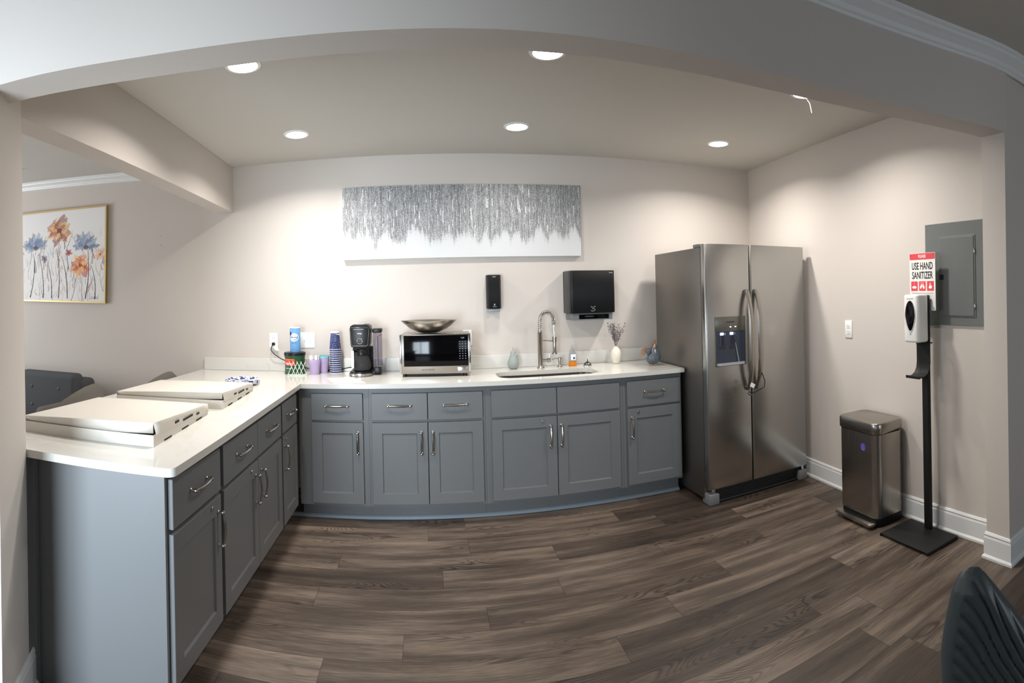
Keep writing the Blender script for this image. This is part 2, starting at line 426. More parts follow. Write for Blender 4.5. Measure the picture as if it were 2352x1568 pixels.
# ceilings
mb = MB(); mb.prism([(xl(1.39), 1.39), (-.78, 1.54), (.4, 1.63), (1.4, 1.66), (1.9, 1.60), (2.4, 1.48), (2.75, 1.46), (xr(D) + .1, D + .05), (xl(D), D + .05)], ZC, ZC + .08); struct(mb, 'ceiling', 'ceiling_paint')
mb = MB(); mb.prism([(-2.3, -2.05), (4.7, -2.05), (4.7, 1.42), (2.5, 1.42), (1.7, 1.60), (.2, 1.60), (-.6, 1.53), (-1.3, 1.33), (-2.3, 1.30)], 0, .1)
for v in mb.bm.verts: v.co.z += 2.4704 + .0153 * v.co.x + .090
struct(mb, 'ceiling_front_room', 'ceiling_paint')
mb = MB()
def zl(x): return 2.575 - .0715 * (x + 2.36)       # ceiling of the left room rises gently to the left
mb.prism([(-6.2, 1.0), (xl(1.3) - .1, 1.0), (xl(D) - .1, D + .05), (-6.2, D + .05)], 0, .1)
for v in mb.bm.verts: v.co.z += zl(v.co.x)
struct(mb, 'ceiling_left_room', 'ceiling_paint')
# walls behind the camera and around the two other rooms
struct(MB().box(-2.35, -2.2, -2.1, 1.3, 0, 2.7), 'wall_front_room_left', 'wall_paint')
struct(MB().box(4.5, 4.65, -2.1, 1.4, 0, 2.7), 'wall_front_room_right', 'wall_paint')
gx0, gx1, gz1 = -2.12, -.78, 2.08      # patio door behind the camera, on the left
mb = MB(); mb.box(-2.35, gx0, -1.2, -1.05, 0, 2.7); mb.box(gx1, -.5, -1.2, -1.05, 0, 2.7); mb.box(gx0, gx1, -1.2, -1.05, gz1, 2.7); mb.box(-.65, -.5, -2.05, -1.2, 0, 2.7); mb.box(-.65, 4.65, -2.1, -2.05, 0, 2.7); struct(mb, 'wall_front_room_back', 'wall_paint')
mb = MB(); mb.box(gx0, gx0 + .06, -1.19, -1.03, 0, gz1); mb.box(gx1 - .06, gx1, -1.19, -1.03, 0, gz1); mb.box(gx0, gx1, -1.19, -1.03, gz1 - .06, gz1); mb.box(-1.47, -1.43, -1.10, -1.04, .0, gz1 - .06); struct(mb, 'door_1', 'trim_white')
mb = MB(); mb.box(-6.2, -6.05, 1.0, 1.5, 0, 2.95); mb.box(-6.2, -6.05, 3.1, D + .1, 0, 2.95); mb.box(-6.2, -6.05, 1.5, 3.1, 0, .7); mb.box(-6.2, -6.05, 1.5, 3.1, 2.3, 2.95); struct(mb, 'wall_left_room_left', 'wall_paint')
mb = MB(); mb.box(-6.1, -2.1, .98, 1.1, 0, 2.95); struct(mb, 'wall_left_room_front', 'wall_paint')

# mouldings
def sweep(mb, prof, path):
    """prof: (out, z) points; path: list of (x, y, nx, ny, dz)"""
    rings = [[mb.bm.verts.new((x + nx * o, y + ny * o, z + dz)) for o, z in prof] for x, y, nx, ny, dz in path]
    k = len(prof)
    for a, c in zip(rings, rings[1:]):
        for i in range(k): mb.bm.faces.new((a[i], a[(i + 1) % k], c[(i + 1) % k], c[i]))
    mb.bm.faces.new(rings[0]); mb.bm.faces.new(list(reversed(rings[-1])))
BASE = [(0, 0), (.022, 0), (.022, .012), (.013, .022), (.013, .108), (.009, .118), (.012, .126), (.006, .136), (0, .138)]
CROWN = [(0, 0), (.010, .002), (.014, .012), (.022, .018), (.030, .034), (.052, .052), (.064, .060), (.068, .072), (.078, .078), (.080, .092), (0, .092)]
nb = Vector((-1, .0777)).normalized()
mb = MB(); sweep(mb, BASE, [(xr(D - .02), D - .02, nb.x, nb.y, 0), (xr(1.50), 1.50, nb.x, nb.y, 0)]); struct(mb, 'baseboard_right', 'trim_white', smooth=0)
mb = MB(); sweep(mb, BASE, [(2.62, 1.50, 0, 1, 0), (2.50, 1.50, -1, 1, 0), (2.475, 1.345, -1, -1, 0), (3.2, 1.342, 0, -1, 0), (4.5, 1.336, 0, -1, 0)]); struct(mb, 'baseboard_jamb', 'trim_white', smooth=0)
mb = MB(); sweep(mb, BASE, [(-2.04, 1.226, 0, -1, 0), (-1.45, 1.235, -.1, -1, 0), (-1.30, 1.268, .75, -.9, 0), (-1.42, 1.53, .909, .416, 0), (-1.44, 1.575, .909, .416, 0)]); struct(mb, 'baseboard_post', 'trim_white', smooth=0)
mb = MB(); sweep(mb, BASE, [(-6, D, 0, -1, 0), (-1.9, D, 0, -1, 0)]); struct(mb, 'baseboard_left_room', 'trim_white', smooth=0)
mb = MB(); path = []
for i in range(61):
    x = -2.0 + 6.4 * i / 60
    path.append((x, smoothpl(HF, x), 0, -1, 2.4704 + .0153 * x - (0.0153 * 2.49 if x > 9 else 0)))
sweep(mb, CROWN, path); struct(mb, 'trim_1', 'trim_white', smooth=0)
mb = MB(); sweep(mb, [(o * .85, z * .75) for o, z in CROWN], [(x, D, 0, -1, zl(x) - .069) for x in (-6.0, -4, -1.68)]); struct(mb, 'trim_2', 'trim_white', smooth=0)

# ------------------------------------------------------------------ recessed ceiling lights
def downlight():
    t = thing('recessed_light', 'x', 'ceiling light', group='recessed lights in the kitchen ceiling')
    MB().lathe([(.067, -.002), (.070, -.008), (.085, -.006), (.088, 0), (.067, 0)], 40, cap=False).build('trim_ring', 'white_plastic', t)
    MB().lathe([(0, -.0035), (.067, -.0035), (.067, -.001), (0, -.001)], 40).build('lens', 'lens_glow', t)
    return t
LP = [((-.822, 2.374), 'round recessed ceiling light at front left, half behind the header edge'),
      ((.568, 2.393), 'round recessed ceiling light at front centre, touching the header edge'),
      ((1.985, 2.325), 'recessed ceiling light mostly hidden behind the header, beside the dangling wire'),
      ((-.837, 3.476), 'round recessed ceiling light above the coffee corner, left of the back row'),
      ((.606, 3.477), 'round recessed ceiling light above the glitter painting, middle of the back row'),
      ((2.099, 3.465), 'round recessed ceiling light above the refrigerator, right of the back row')]
proto = downlight()
for i, ((x, y), lab) in enumerate(LP):
    o = proto if i == 0 else copy_tree(proto)
    o.location = (x, y, ZC); o['label'] = lab
    a = area_light('recessed_lamp_light', (x, y, ZC - .012), (0, 0, -1), .13, .13, 4.6 if i in (1, 4) else 10.5, (1.0, .95, .90), 'DISK', 146)
o = MB().tube([(2.01, 2.38, ZC - .001), (2.035, 2.375, ZC - .008), (2.055, 2.37, ZC - .03), (2.060, 2.365, ZC - .06), (2.062, 2.36, ZC - .085)], .0008, 6).build('dangling_wire', 'white_plastic')
tag(o, 'thin white wire dangling from the ceiling beside the hidden light', 'wire')

# ------------------------------------------------------------------ cabinets
def handle(parent, M, L=.140):
    """bow pull; local x along the bar, y outwards is -y"""
    mb = MB(); h = L / 2
    for s in (-1, 1):
        Mr = M @ Matrix.Translation((s * h, 0, 0)) @ Matrix.Rotation(PI / 2, 4, 'X')
        mb.lathe([(.0095, 0), (.0095, .003), (.006, .006), (.0055, .016), (.0085, .019), (.0085, .026), (.005, .031), (0, .032)], 14, Mr)
    pts = []
    for i in range(15):
        a = i / 14; x = -h + L * a; out = .023 + .010 * math.sin(PI * a); pts.append((x, -out, 0))
    mb.tube(pts, [.0058 if 2 < i < 12 else .0048 for i in range(15)], 10, M=M)
    return mb.build('handle', 'nickel', parent)
def lock(parent, x, z, y=-.022):
    o = MB().lathe([(.0098, 0), (.0098, .004), (.008, .006), (.0035, .006), (.0035, .003), (0, .003)], 20, Matrix.Translation((x, y, z)) @ Matrix.Rotation(PI / 2, 4, 'X')).build('lock', 'chrome', parent)
    return o
def slab(parent, name, x0, x1, z0, z1):
    return MB().box(x0, x1, -.021, -.001, z0, z1, .0018, 1).build(name, 'cabinet_paint', parent)
def shaker(parent, x0, x1, z0, z1, st=.068):
    mb = MB(); f, r, bk, bv = -.021, -.0115, -.001, .0065
    def ring(a, b_, c, d, y): return [mb.bm.verts.new(p) for p in ((a, y, c), (b_, y, c), (b_, y, d), (a, y, d))]
    e_ = .0015
    A = ring(x0, x1, z0, z1, bk); B = ring(x0, x1, z0, z1, f + e_); C = ring(x0 + e_, x1 - e_, z0 + e_, z1 - e_, f)
    Dn = ring(x0 + st, x1 - st, z0 + st, z1 - st, f); E = ring(x0 + st + bv, x1 - st - bv, z0 + st + bv, z1 - st - bv, r)
    for a, b_ in ((A, B), (B, C), (C, Dn), (Dn, E)):
        for i in range(4): mb.bm.faces.new((a[i], a[(i + 1) % 4], b_[(i + 1) % 4], b_[i]))
    mb.bm.faces.new(E); mb.bm.faces.new(list(reversed(A)))
    return mb.build('door', 'cabinet_paint', parent, smooth=0)
ZB, ZT = .105, .8665
def cabinet(label, loc, rz, w_, depth, drawers, doors, fl=0, fr=0, end=False, sink=False):
    """local x 0..w_, front of face frame at y=0 facing -y, carcass towards +y; drawers (x0,x1,has_handle); doors (x0,x1,handle_x,lock_x)"""
    t = thing('base_cabinet', label, 'cabinet', loc, rz, 'grey base cabinets under the worktop')
    mb = MB()
    mb.box(0, .018, .019, depth, ZB, ZT); mb.box(w_ - .018, w_, .019, depth, ZB, ZT)
    mb.box(.018, w_ - .018, .019, depth, ZB, ZB + .018); mb.box(.018, w_ - .018, depth - .012, depth, ZB + .018, ZT)
    mb.build('carcass', 'cabinet_paint', t, smooth=0)
    mb = MB()    # face frame
    xa = drawers[0][0] + .012 if drawers else .04; xb = drawers[-1][1] - .012 if drawers else w_ - .04
    mb.box(0, xa, 0, .019, ZB, ZT); mb.box(xb, w_, 0, .019, ZB, ZT)
    mb.box(xa, xb, 0, .019, ZB, .135); mb.box(xa, xb, 0, .019, .82, ZT); mb.box(xa, xb, 0, .019, .64, .672)
    if len(doors) > 1: mb.box(doors[0][1] - .02, doors[1][0] + .02, .001, .019, ZB, ZT)
    mb.build('face_frame', 'cabinet_paint', t, smooth=0)
    MB().box(0, w_, .075, .09, 0, ZB - .001).build('toe_kick', 'cabinet_paint', t, smooth=0)
    for d in drawers:
        s_ = slab(t, 'drawer_front' if d[2] else 'false_drawer_front', d[0], d[1], .660, .832)
        if d[2]: handle(s_, Matrix.Translation(((d[0] + d[1]) / 2, -.021, .753)), .148)
    for x0, x1, hx, lx in doors:
        s_ = shaker(t, x0, x1, .124, .644)
        handle(s_, Matrix.Translation((hx, -.021, .515)) @ Matrix.Rotation(PI / 2, 4, 'Y'), .134)
        if lx is not None: lock(s_, lx, .617)
    return t
YB = 3.545        # face frame plane of the back run
def back_unit(label, x0, x1, drawers, doors):
    return cabinet(label, (x0, YB, 0), 0, x1 - x0, D - .002 - YB, [(a - x0, b_ - x0, h) for a, b_, h in drawers], [(a - x0, b_ - x0, c - x0, None if d is None else d - x0) for a, b_, c, d in doors])
back_unit('narrow grey base cabinet in the inside corner, below the coffee maker', -.876, -.4045, [(-.788, -.443, True)], [(-.788, -.443, -.479, None)])
back_unit('wide grey base cabinet with two handled drawers, below the microwave', -.4035, .3645, [(-.385, -.0185, True), (-.0135, .345, True)], [(-.385, -.0185, -.061, None), (-.0135, .345, .0145, None)])
back_unit('wide grey sink base cabinet with two blank drawer fronts', .3655, 1.3225, [(.403, .8425, False), (.8475, 1.295, False)], [(.403, .8425, .796, .747), (.8475, 1.295, .8725, None)])
back_unit('grey base cabinet beside the refrigerator, one drawer over one locked door', 1.3235, 1.782, [(1.351, 1.768, True)], [(1.351, 1.768, 1.3815, 1.4315)])
XP = -.896        # face frame plane of the bar run, facing +x
def bar_unit(label, y0, y1, drawers, doors):
    return cabinet(label, (XP, y0, 0), PI / 2, y1 - y0, .56, [(a - y0, b_ - y0, h) for a, b_, h in drawers], [(a - y0, b_ - y0, c - y0, None if d is None else d - y0) for a, b_, c, d in doors])
bar_unit('grey base cabinet at the near end of the bar, one drawer over one locked door', 1.672, 2.1455, [(1.684, 2.128, True)], [(1.684, 2.128, 2.092, 2.025)])
bar_unit('wide two-door grey base cabinet in the middle of the bar run', 2.1465, 3.1015, [(2.163, 2.6375, True), (2.6425, 3.087, True)], [(2.163, 2.6375, 2.592, 2.53), (2.6425, 3.087, 2.688, None)])
bar_unit('narrow grey base cabinet of the bar run next to the inside corner', 3.1025, 3.543, [(3.119, 3.470, True)], [(3.119, 3.470, 3.150, 3.185)])
# end panel of the bar
t = thing('end_panel', 'tall plain grey end panel closing the near end of the bar', 'cabinet panel', (-.90, 1.66, 0))
MB().prism([(.006, -.001), (-.555, -.062), (-.555, -.050), (.006, .011)], 0, ZT).build('panel', 'cabinet_paint', t, smooth=0)
MB().prism([(-.520, -.082), (-.572, -.088), (-.572, -.068), (-.520, -.062)], 0, ZT).build('scribe_strip', 'cabinet_paint', t, smooth=0)
# shoe moulding along the toe kick of the back run
mb = MB(); sweep(mb, [(0, 0), (.020, 0), (.020, .006), (.016, .014), (.008, .020), (0, .022)], [(-1.0, 3.62, 0, -1, 0), (1.782, 3.62, 0, -1, 0)]); struct(mb, 'trim_3', 'shoe_paint', smooth=0)

# ------------------------------------------------------------------ worktop, upstand, sink
def filleted(poly, idx, r, n=6):
    out = []
    for i, p in enumerate(poly):
        if i not in idx: out.append(p); continue
        P = Vector(p); A = (Vector(poly[i - 1]) - P).normalized(); B = (Vector(poly[(i + 1) % len(poly)]) - P).normalized()
        h = A.angle(B) / 2; d = r / math.tan(h); c = P + (A + B).normalized() * (r / math.sin(h)); s = P + A * d; e_ = P + B * d
        a0 = math.atan2(s.y - c.y, s.x - c.x); a1 = math.atan2(e_.y - c.y, e_.x - c.x); da = (a1 - a0 + PI) % (2 * PI) - PI
        for k in range(n + 1): out.append((c.x + r * math.cos(a0 + da * k / n), c.y + r * math.sin(a0 + da * k / n)))
    return out
outer = [(-.829, 1.601), (-.853, 3.498), (1.790, 3.498), (1.790, D - .001), (-1.845, D - .001), (-1.845, 1.60), (-1.62, 1.536), (-1.425, 1.534)]
outer = filleted(outer, {0}, .03)
hole = rrect(.47, 1.19, 3.595, 3.905, .10, 8)
def slab_hole(outer, hole, z0, z1, bev=.003):
    mb = MB(); bm = mb.bm
    def loop(pts, z): 
        vs = [bm.verts.new((p[0], p[1], z)) for p in pts]
        return vs, [bm.edges.new((vs[i], vs[(i + 1) % len(vs)])) for i in range(len(vs))]
    for z, rev in ((z1, False), (z0, True)):
        a, ea = loop(outer, z); h, eh = loop(hole, z)
        bmesh.ops.triangle_fill(bm, edges=ea + eh, use_beauty=True)
        if not rev: top = (a, h)
        else: bot = (a, h)
    for T, B in zip(top, bot):
        for i in range(len(T)): bm.faces.new((T[i], T[(i + 1) % len(T)], B[(i + 1) % len(B)], B[i]))
    return mb
t = thing('worktop', 'white veined quartz worktop, L-shaped over the grey cabinets', 'worktop', (0, 0, 0))
ZW = .8968
slab_hole(outer, hole, .8675, ZW).build('top_slab', 'quartz', t, smooth=0)
MB().box(-1.822, 1.790, D - .021, D - .001, ZW + .0005, ZW + .100, .002, 1).build('upstand', 'quartz', t, smooth=0)
t = thing('sink', 'undermounted stainless steel sink set in the white worktop', 'sink', (0, 0, 0))
mb = MB(); rings = []
for inset, z in ((-.012, .8665), (0.002, .8665), (.004, .80), (.010, .72), (.03, .70), (.06, .695)):
    rings.append([mb.bm.verts.new((x, y, z)) for x, y in rrect(.47 + inset, 1.19 - inset, 3.595 + inset, 3.905 - inset, max(.10 - inset, .03), 8)])
for a, c in zip(rings, rings[1:]):
    for i in range(len(a)): mb.bm.faces.new((a[i], a[(i + 1) % len(a)], c[(i + 1) % len(a)], c[i]))
mb.bm.faces.new(rings[-1]); mb.build('basin', 'sink_steel', t, smooth=50)
MB().lathe([(0, .697), (.02, .697), (.038, .699), (.043, .700), (.043, .696), (0, .696)], 24, Matrix.Translation((.83, 3.76, 0))).build('drain', 'chrome', t)

# ------------------------------------------------------------------ faucet
t = thing('spring_faucet', 'tall brushed nickel spring faucet behind the sink', 'faucet', (.843, 4.02, ZW))
MB().lathe([(0, 0), (.029, 0), (.029, .004), (.022, .012), (.019, .016), (.019, .258), (.021, .261), (.0135, .265), (.0135, .28), (0, .28)], 28).build('riser', 'nickel', t)
def arch(n=60):
    pts = []
    for i in range(n + 1):
        a = i / n
        if a < .25: pts.append((0, 0, .25 + .10 * a / .25))
        elif a < .85:
            th = PI - PI * (a - .25) / .6; pts.append((.052 + .052 * math.cos(th), -.018 * (a - .25) / .6, .35 + .062 * math.sin(th)))
        else: pts.append((.104, -.018, .35 - .035 * (a - .85) / .15))
    return [Vector(p) for p in pts]
ar = arch()
MB().tube(ar, .006, 10).build('hose', 'steel_dark', t)
coil = []; NT = 27
for i in range(NT * 12 + 1):
    a = i / (NT * 12) * (len(ar) - 1); k = min(int(a), len(ar) - 2); P = ar[k].lerp(ar[k + 1], a - k); T = (ar[k + 1] - ar[k]).normalized()
    n1 = T.cross(Vector((0, 1, 0))).normalized(); n2 = T.cross(n1); ph = 2 * PI * i / 12
    coil.append(P + (n1 * math.cos(ph) + n2 * math.sin(ph)) * .0155)
MB().tube(coil, .0021, 6).build('spring', 'nickel', t)
mb = MB(); mb.tube([(.104, -.018, .315), (.107, -.022, .24)], .006, 10); mb.build('feed_tube', 'nickel', t)
MB().tube([(.0, 0, .205), (.05, -.01, .203), (.098, -.02, .198)], .0048, 10).build('docking_arm', 'nickel', t)
mb = MB(); mb.lathe([(0, .10), (.018, .10), (.019, .112), (.0135, .122), (.0135, .19), (.016, .192), (.017, .225), (.012, .232), (0, .232)], 24, Matrix.Translation((.107, -.022, 0))); mb.build('spray_head', 'nickel', t)
mb = MB(); mb.cyl((.015, 0, .055), .012, .04, 'x'); mb.cyl((.053, 0, .055), .017, .024, 'x', bev=.002); mb.tube([(.066, 0, .066), (.075, -.005, .105)], [.0042, .003], 8); mb.build('lever', 'nickel', t)
t = thing('soap_pump', 'short brushed nickel soap pump beside the faucet', 'soap dispenser', (.995, 4.03, ZW))
MB().lathe([(0, 0), (.021, 0), (.021, .003), (.014, .01), (.011, .014), (.011, .05), (.0135, .053), (.0135, .068), (.008, .072), (0, .072)], 24).build('body', 'nickel', t)
MB().tube([(0, 0, .062), (-.03, -.01, .066), (-.062, -.02, .060)], .004, 8).build('spout', 'nickel', t)

# ------------------------------------------------------------------ refrigerator
FX0, FX1, FY = 1.812, 2.700, 3.205
t = thing('refrigerator', 'stainless side-by-side refrigerator with two curved handles', 'refrigerator', (FX0, FY, 0), .0158)
fw = FX1 - FX0
MB().box(.002, fw - .002, .068, .80, .03, 1.735, .004, 2).build('body', 'fridge_side', t)
split = .374
mb = MB(); mb.prism(rrect(.0, split - .003, 0, .062, .012, 4), .105, 1.755, bev=.003).build('freezer_door', 'fridge_steel', t)
ld = bpy.data.objects['freezer_door']
mb = MB(); mb.prism(rrect(split + .003, fw, 0, .062, .012, 4), .105, 1.755, bev=.003).build('fridge_door', 'fridge_steel', t)
rd = bpy.data.objects['fridge_door']
MB().box(.006, split - .005, .060, .069, .11, 1.745).build('door_gasket', 'dark_grey_plastic', ld)
MB().box(split + .005, fw - .006, .060, .069, .11, 1.745).build('door_gasket', 'dark_grey_plastic', rd)
mb = MB(); mb.box(.004, .075, .075, .17, 1.7355, 1.760, .006); mb.build('hinge_cover', 'grey_plastic', t)
mb = MB(); mb.box(fw - .075, fw - .004, .075, .17, 1.7355, 1.756, .006); mb.build('hinge_cover', 'grey_plastic', t)
def bow(x0, dx, parent):
    mb = MB(); pts = []; n_ = 26
    for i in range(n_ + 1):
        a = i / n_; z = .745 + (1.44 - .745) * a; out = .055 * (1 - abs(2 * a - 1) ** 3.2) + .012
        pts.append(Vector((x0 + dx * math.sin(PI * a), -out, z)))
    prev = None
    for i, p in enumerate(pts):
        wv = .016 + .004 * math.sin(PI * i / n_)
        ring = [mb.bm.verts.new(p + Vector(q)) for q in ((-wv, .004, 0), (-wv * .8, -.006, 0), (0, -.010, 0), (wv * .8, -.006, 0), (wv, .004, 0), (0, .008, 0))]
        if prev:
            for k in range(6): mb.bm.faces.new((prev[k], prev[(k + 1) % 6], ring[(k + 1) % 6], ring[k]))
        else: mb.bm.faces.new(ring)
        prev = ring
    mb.bm.faces.new(list(reversed(prev)))
    mb.box(x0 - .011, x0 + .011, -.018, .002, 1.415, 1.445, .003); mb.box(x0 - .011, x0 + .011, -.018, .002, .742, .772, .003)
    mb.build('door_handle', 'brushed_steel', parent)
bow(split - .036, .0, ld); bow(split + .040, .0, rd)
# ice and water dispenser
dx0, dx1, dz0, dz1 = .070, .326, .925, 1.262
mb = MB()
mb.box(dx0, dx1, -.004, .0005, dz1 - .100, dz1, .0015); mb.build('control_panel', 'brushed_label', ld)
mb = MB()
mb.box(dx0, dx0 + .008, -.005, .001, dz0, dz1 - .1005); mb.box(dx1 - .008, dx1, -.005, .001, dz0, dz1 - .1005); mb.box(dx0 + .008, dx1 - .008, -.005, .001, dz0, dz0 + .008); mb.build('dispenser_frame', 'steel_dark', ld)
mb = MB(); mb.box(dx0 + .008, dx1 - .008, -.0005, .0008, dz0 + .008, dz1 - .1005)
mb.build('dispenser_niche', 'niche_dark', ld)
mb = MB()
mb.prism([(dx0 + .012, -.001), (dx1 - .012, -.001), (dx1 - .03, -.030), (dx0 + .03, -.030)], dz0 + .008, dz0 + .022); mb.build('drip_tray', 'light_grey_plastic', ld)
for k, x in enumerate((dx0 + .055, dx0 + .135)):
    mb = MB(); mb.prism([(x - .022, 0), (x + .024, 0), (x + .018, .085), (x - .016, .085)], 0, .010, Matrix.Translation((0, -.006, dz1 - .195)) @ Matrix.Rotation(PI / 2, 4, 'X'), bev=.003)
    mb.tube([(x - .022, -.0165, dz1 - .195), (x + .024, -.0165, dz1 - .195), (x + .018, -.0165, dz1 - .110), (x - .016, -.0165, dz1 - .110)], .0016, 6, closed=True)
    mb.build('dispenser_paddle', 'light_grey_plastic' if False else 'clear_plastic', ld)
    MB().box(x - .012, x + .012, -.009, -.002, dz1 - .125, dz1 - .108, .002).build('dispenser_light', 'blue_led', ld)
MB().tube([(dx0 + .165, -.006, dz1 - .18), (dx0 + .190, -.012, dz0 + .02)], .0025, 6).build('water_tube', 'light_grey_plastic', ld)
text('brand_lettering', 'FRIGIDAIRE', .014, 'black_print', ld, FRONT((dx0 + dx1) / 2, -.0045, dz1 - .038), xs=.95)
for x in (.5, .66): MB().box(dx0 + (dx1 - dx0) * x - .006, dx0 + (dx1 - dx0) * x + .006, -.0052, -.004, dz1 - .074, dz1 - .068).build('indicator', 'blue_led', ld)
mb = MB(); mb.box(.07, fw - .07, .040, .05, .012, .095)
for i in range(5): mb.box(.07, fw - .07, .034, .041, .022 + i * .015, .030 + i * .015)
mb.box(.06, fw - .06, .025, .06, .006, .016, .002); mb.build('toe_grille', 'dark_grey_plastic', t)
for x in (.004, fw - .082): MB().box(x, x + .078, -.002, .10, .0005, .072, .006).build('foot', 'grey_plastic', t)
for x in (.03, fw - .055): MB().box(x, x + .025, .008, .04, .0725, .104, .003).build('lower_hinge', 'chrome', t)
# small power cord and tag wound around the fridge handles
o = MB().tube([(2.235, 3.150, .860), (2.245, 3.130, .80), (2.225, 3.115, .765), (2.19, 3.12, .752), (2.15, 3.115, .742), (2.12, 3.12, .735), (2.105, 3.13, .75), (2.095, 3.128, .735), (2.115, 3.12, .72), (2.13, 3.125, .738), (2.10, 3.115, .745)], .0035, 8).build('hanging_cord', 'black_plastic')
tag(o, 'black cord knotted around the lower ends of the refrigerator handles', 'cord')
MB().box(-.018, .018, -.001, .001, -.014, .014, M=Matrix.Translation((2.125, 3.112, .790)) @ Matrix.Rotation(.5, 4, 'Y')).build('paper_tag', 'white_print', o)

# ------------------------------------------------------------------ things on the wall
# glitter canvas
t = thing('glitter_painting', 'long silver grey glitter drip painting above the microwave', 'painting', (-.638, D - .036, 1.734))
W_, H_ = 1.851, .542
MB().box(0, W_, .001, .035, 0, H_).build('canvas_edge', 'canvas_white' if 'canvas_white' in MATS else 'paper', t, smooth=0)
rs = np.random.RandomState(3)
hh, ww = 210, 720
def sm(a, k):
    ker = np.ones(k) / k; return np.convolve(np.pad(a, k, mode='reflect'), ker, 'same')[k:-k]
edge = sm(rs.rand(ww), 22); edge = (edge - edge.min()) / (np.ptp(edge) + 1e-9)
e2 = sm(rs.rand(ww), 5); L = .66 + .34 * edge ** 1.2 + .12 * (e2 - .5)
yv = (np.arange(hh)[:, None] + .5) / hh
cov = np.clip((L[None] - yv) / .17 + .0, 0, 1)
colv = sm(rs.rand(ww), 3); colv = (colv - colv.mean()) / colv.std()
grain = rs.rand(hh, ww)
vert = np.stack([sm(rs.rand(hh), 14) for _ in range(ww)], 1); vert = (vert - vert.mean()) / vert.std()
tone = .50 + .04 * colv[None] + .075 * vert + .36 * (grain - .5) + .10 * (yv - .3)
spark = (rs.rand(hh, ww) > .90) * .32
tone = tone + spark
for _ in range(70):    # bright vertical dashes
    cx, cy, ln, wd = rs.randint(ww), rs.rand() * .6, rs.uniform(.05, .17), rs.randint(2, 5)
    y0, y1 = int(cy * hh), int((cy + ln) * hh); tone[y0:y1, cx:cx + wd] += .34 * (rs.rand(max(0, min(y1, hh) - y0), len(range(cx, min(cx + wd, ww)))) > .25)
tone = np.clip(tone, .10, .95)
cover = cov * (.65 + .35 * (grain > .35)) ; cover = np.where((yv > L[None] - .12), cov * (grain > (1 - cov)), cover)
whitebg = .84
g = tone * cover + whitebg * (1 - cover)
lingr = np.where(g <= .04045, g / 12.92, ((g + .055) / 1.055) ** 2.4)
img = np.stack([lingr * .985, lingr, lingr * 1.01], 2)
canvas_mesh('glitter_face', W_, H_, img.astype(np.float32), 'canvas_silver', t, Matrix())

# framed flower picture in the left room
t = thing('flower_picture', 'gold-framed flower painting on the left room wall', 'picture', (-3.925, D - .034, 1.496)); t.rotation_euler = (0, .040, 0)
FW, FH = 1.125, .885
mb = MB(); fr_ = .014
mb.box(-.0, FW, .0, .033, 0, fr_); mb.box(0, FW, 0, .033, FH - fr_, FH); mb.box(0, fr_, 0, .033, fr_, FH - fr_); mb.box(FW - fr_, FW, 0, .033, fr_, FH - fr_)
mb.build('frame', 'frame_gold', t, smooth=0)
ph, pw = 300, 380
img = np.ones((ph, pw, 3)) * np.array([.80, .79, .78]); rs = np.random.RandomState(11)
Yg, Xg = np.mgrid[0:ph, 0:pw]; Xg = (Xg + .5) / pw; Yg = (Yg + .5) / ph
def blend(mask, c): 
    global img
    c = np.array([lin(v) for v in c]); img[:] = img * (1 - mask[..., None]) + c * mask[..., None]
def stroke(x0, y0, x1, y1, wd, c, curv=0, a=1):
    n_ = 34 + int(150 * math.hypot(x1 - x0, y1 - y0))
    mask = np.zeros((ph, pw))
    for i in range(n_):
        s = i / (n_ - 1); cx = x0 + (x1 - x0) * s + curv * math.sin(PI * s); cy = y0 + (y1 - y0) * s
        r = wd * (1 - .6 * s)
        mask = np.maximum(mask, ((Xg - cx) ** 2 + (Yg - cy) ** 2 < r * r) * 1.0)
    blend(mask * a, c)
def petal(cx, cy, ang, ln, wd, c, a=.9):
    dx, dy = Xg - cx, Yg - cy; u = dx * math.cos(ang) + dy * math.sin(ang); v = -dx * math.sin(ang) + dy * math.cos(ang)
    s = np.clip(u / ln, 0, 1); w2 = wd * np.sin(PI * s ** .8) * (1 + .3 * np.sin(Xg * 90 + Yg * 60) + .3 * np.sin(Xg * 210 - Yg * 170))
    m_ = (u > 0) & (u < ln) & (np.abs(v) < w2); blend(m_ * a * (.75 + .25 * rs.rand(ph, pw)), c)
for i in range(60):
    px_, py_ = rs.rand(), rs.uniform(.3, 1); petal(px_, py_, -PI / 2 + rs.uniform(-.5, .5), rs.uniform(.05, .14), rs.uniform(.006, .016), [(206, 168, 128), (196, 190, 200), (226, 206, 186), (176, 184, 200), (190, 130, 110)][rs.randint(5)], .55)
for i in range(120):
    x = rs.rand(); y = rs.uniform(.25, .9); c = [(70, 66, 78), (150, 110, 90), (196, 160, 120), (110, 116, 130), (120, 60, 62), (206, 196, 190)][rs.randint(6)]
    stroke(x, y + rs.uniform(.05, .25), x + rs.uniform(-.05, .05), y, rs.uniform(.002, .0055), c, rs.uniform(-.02, .02), .85)
for x0, x1, yt in ((.50, .47, .42), (.60, .53, .5), (.32, .26, .46), (.80, .82, .44), (.16, .2, .5), (.42, .36, .55), (.90, .86, .62)):
    stroke(x0, .97, x1, yt, .006, (58, 54, 62), .02)
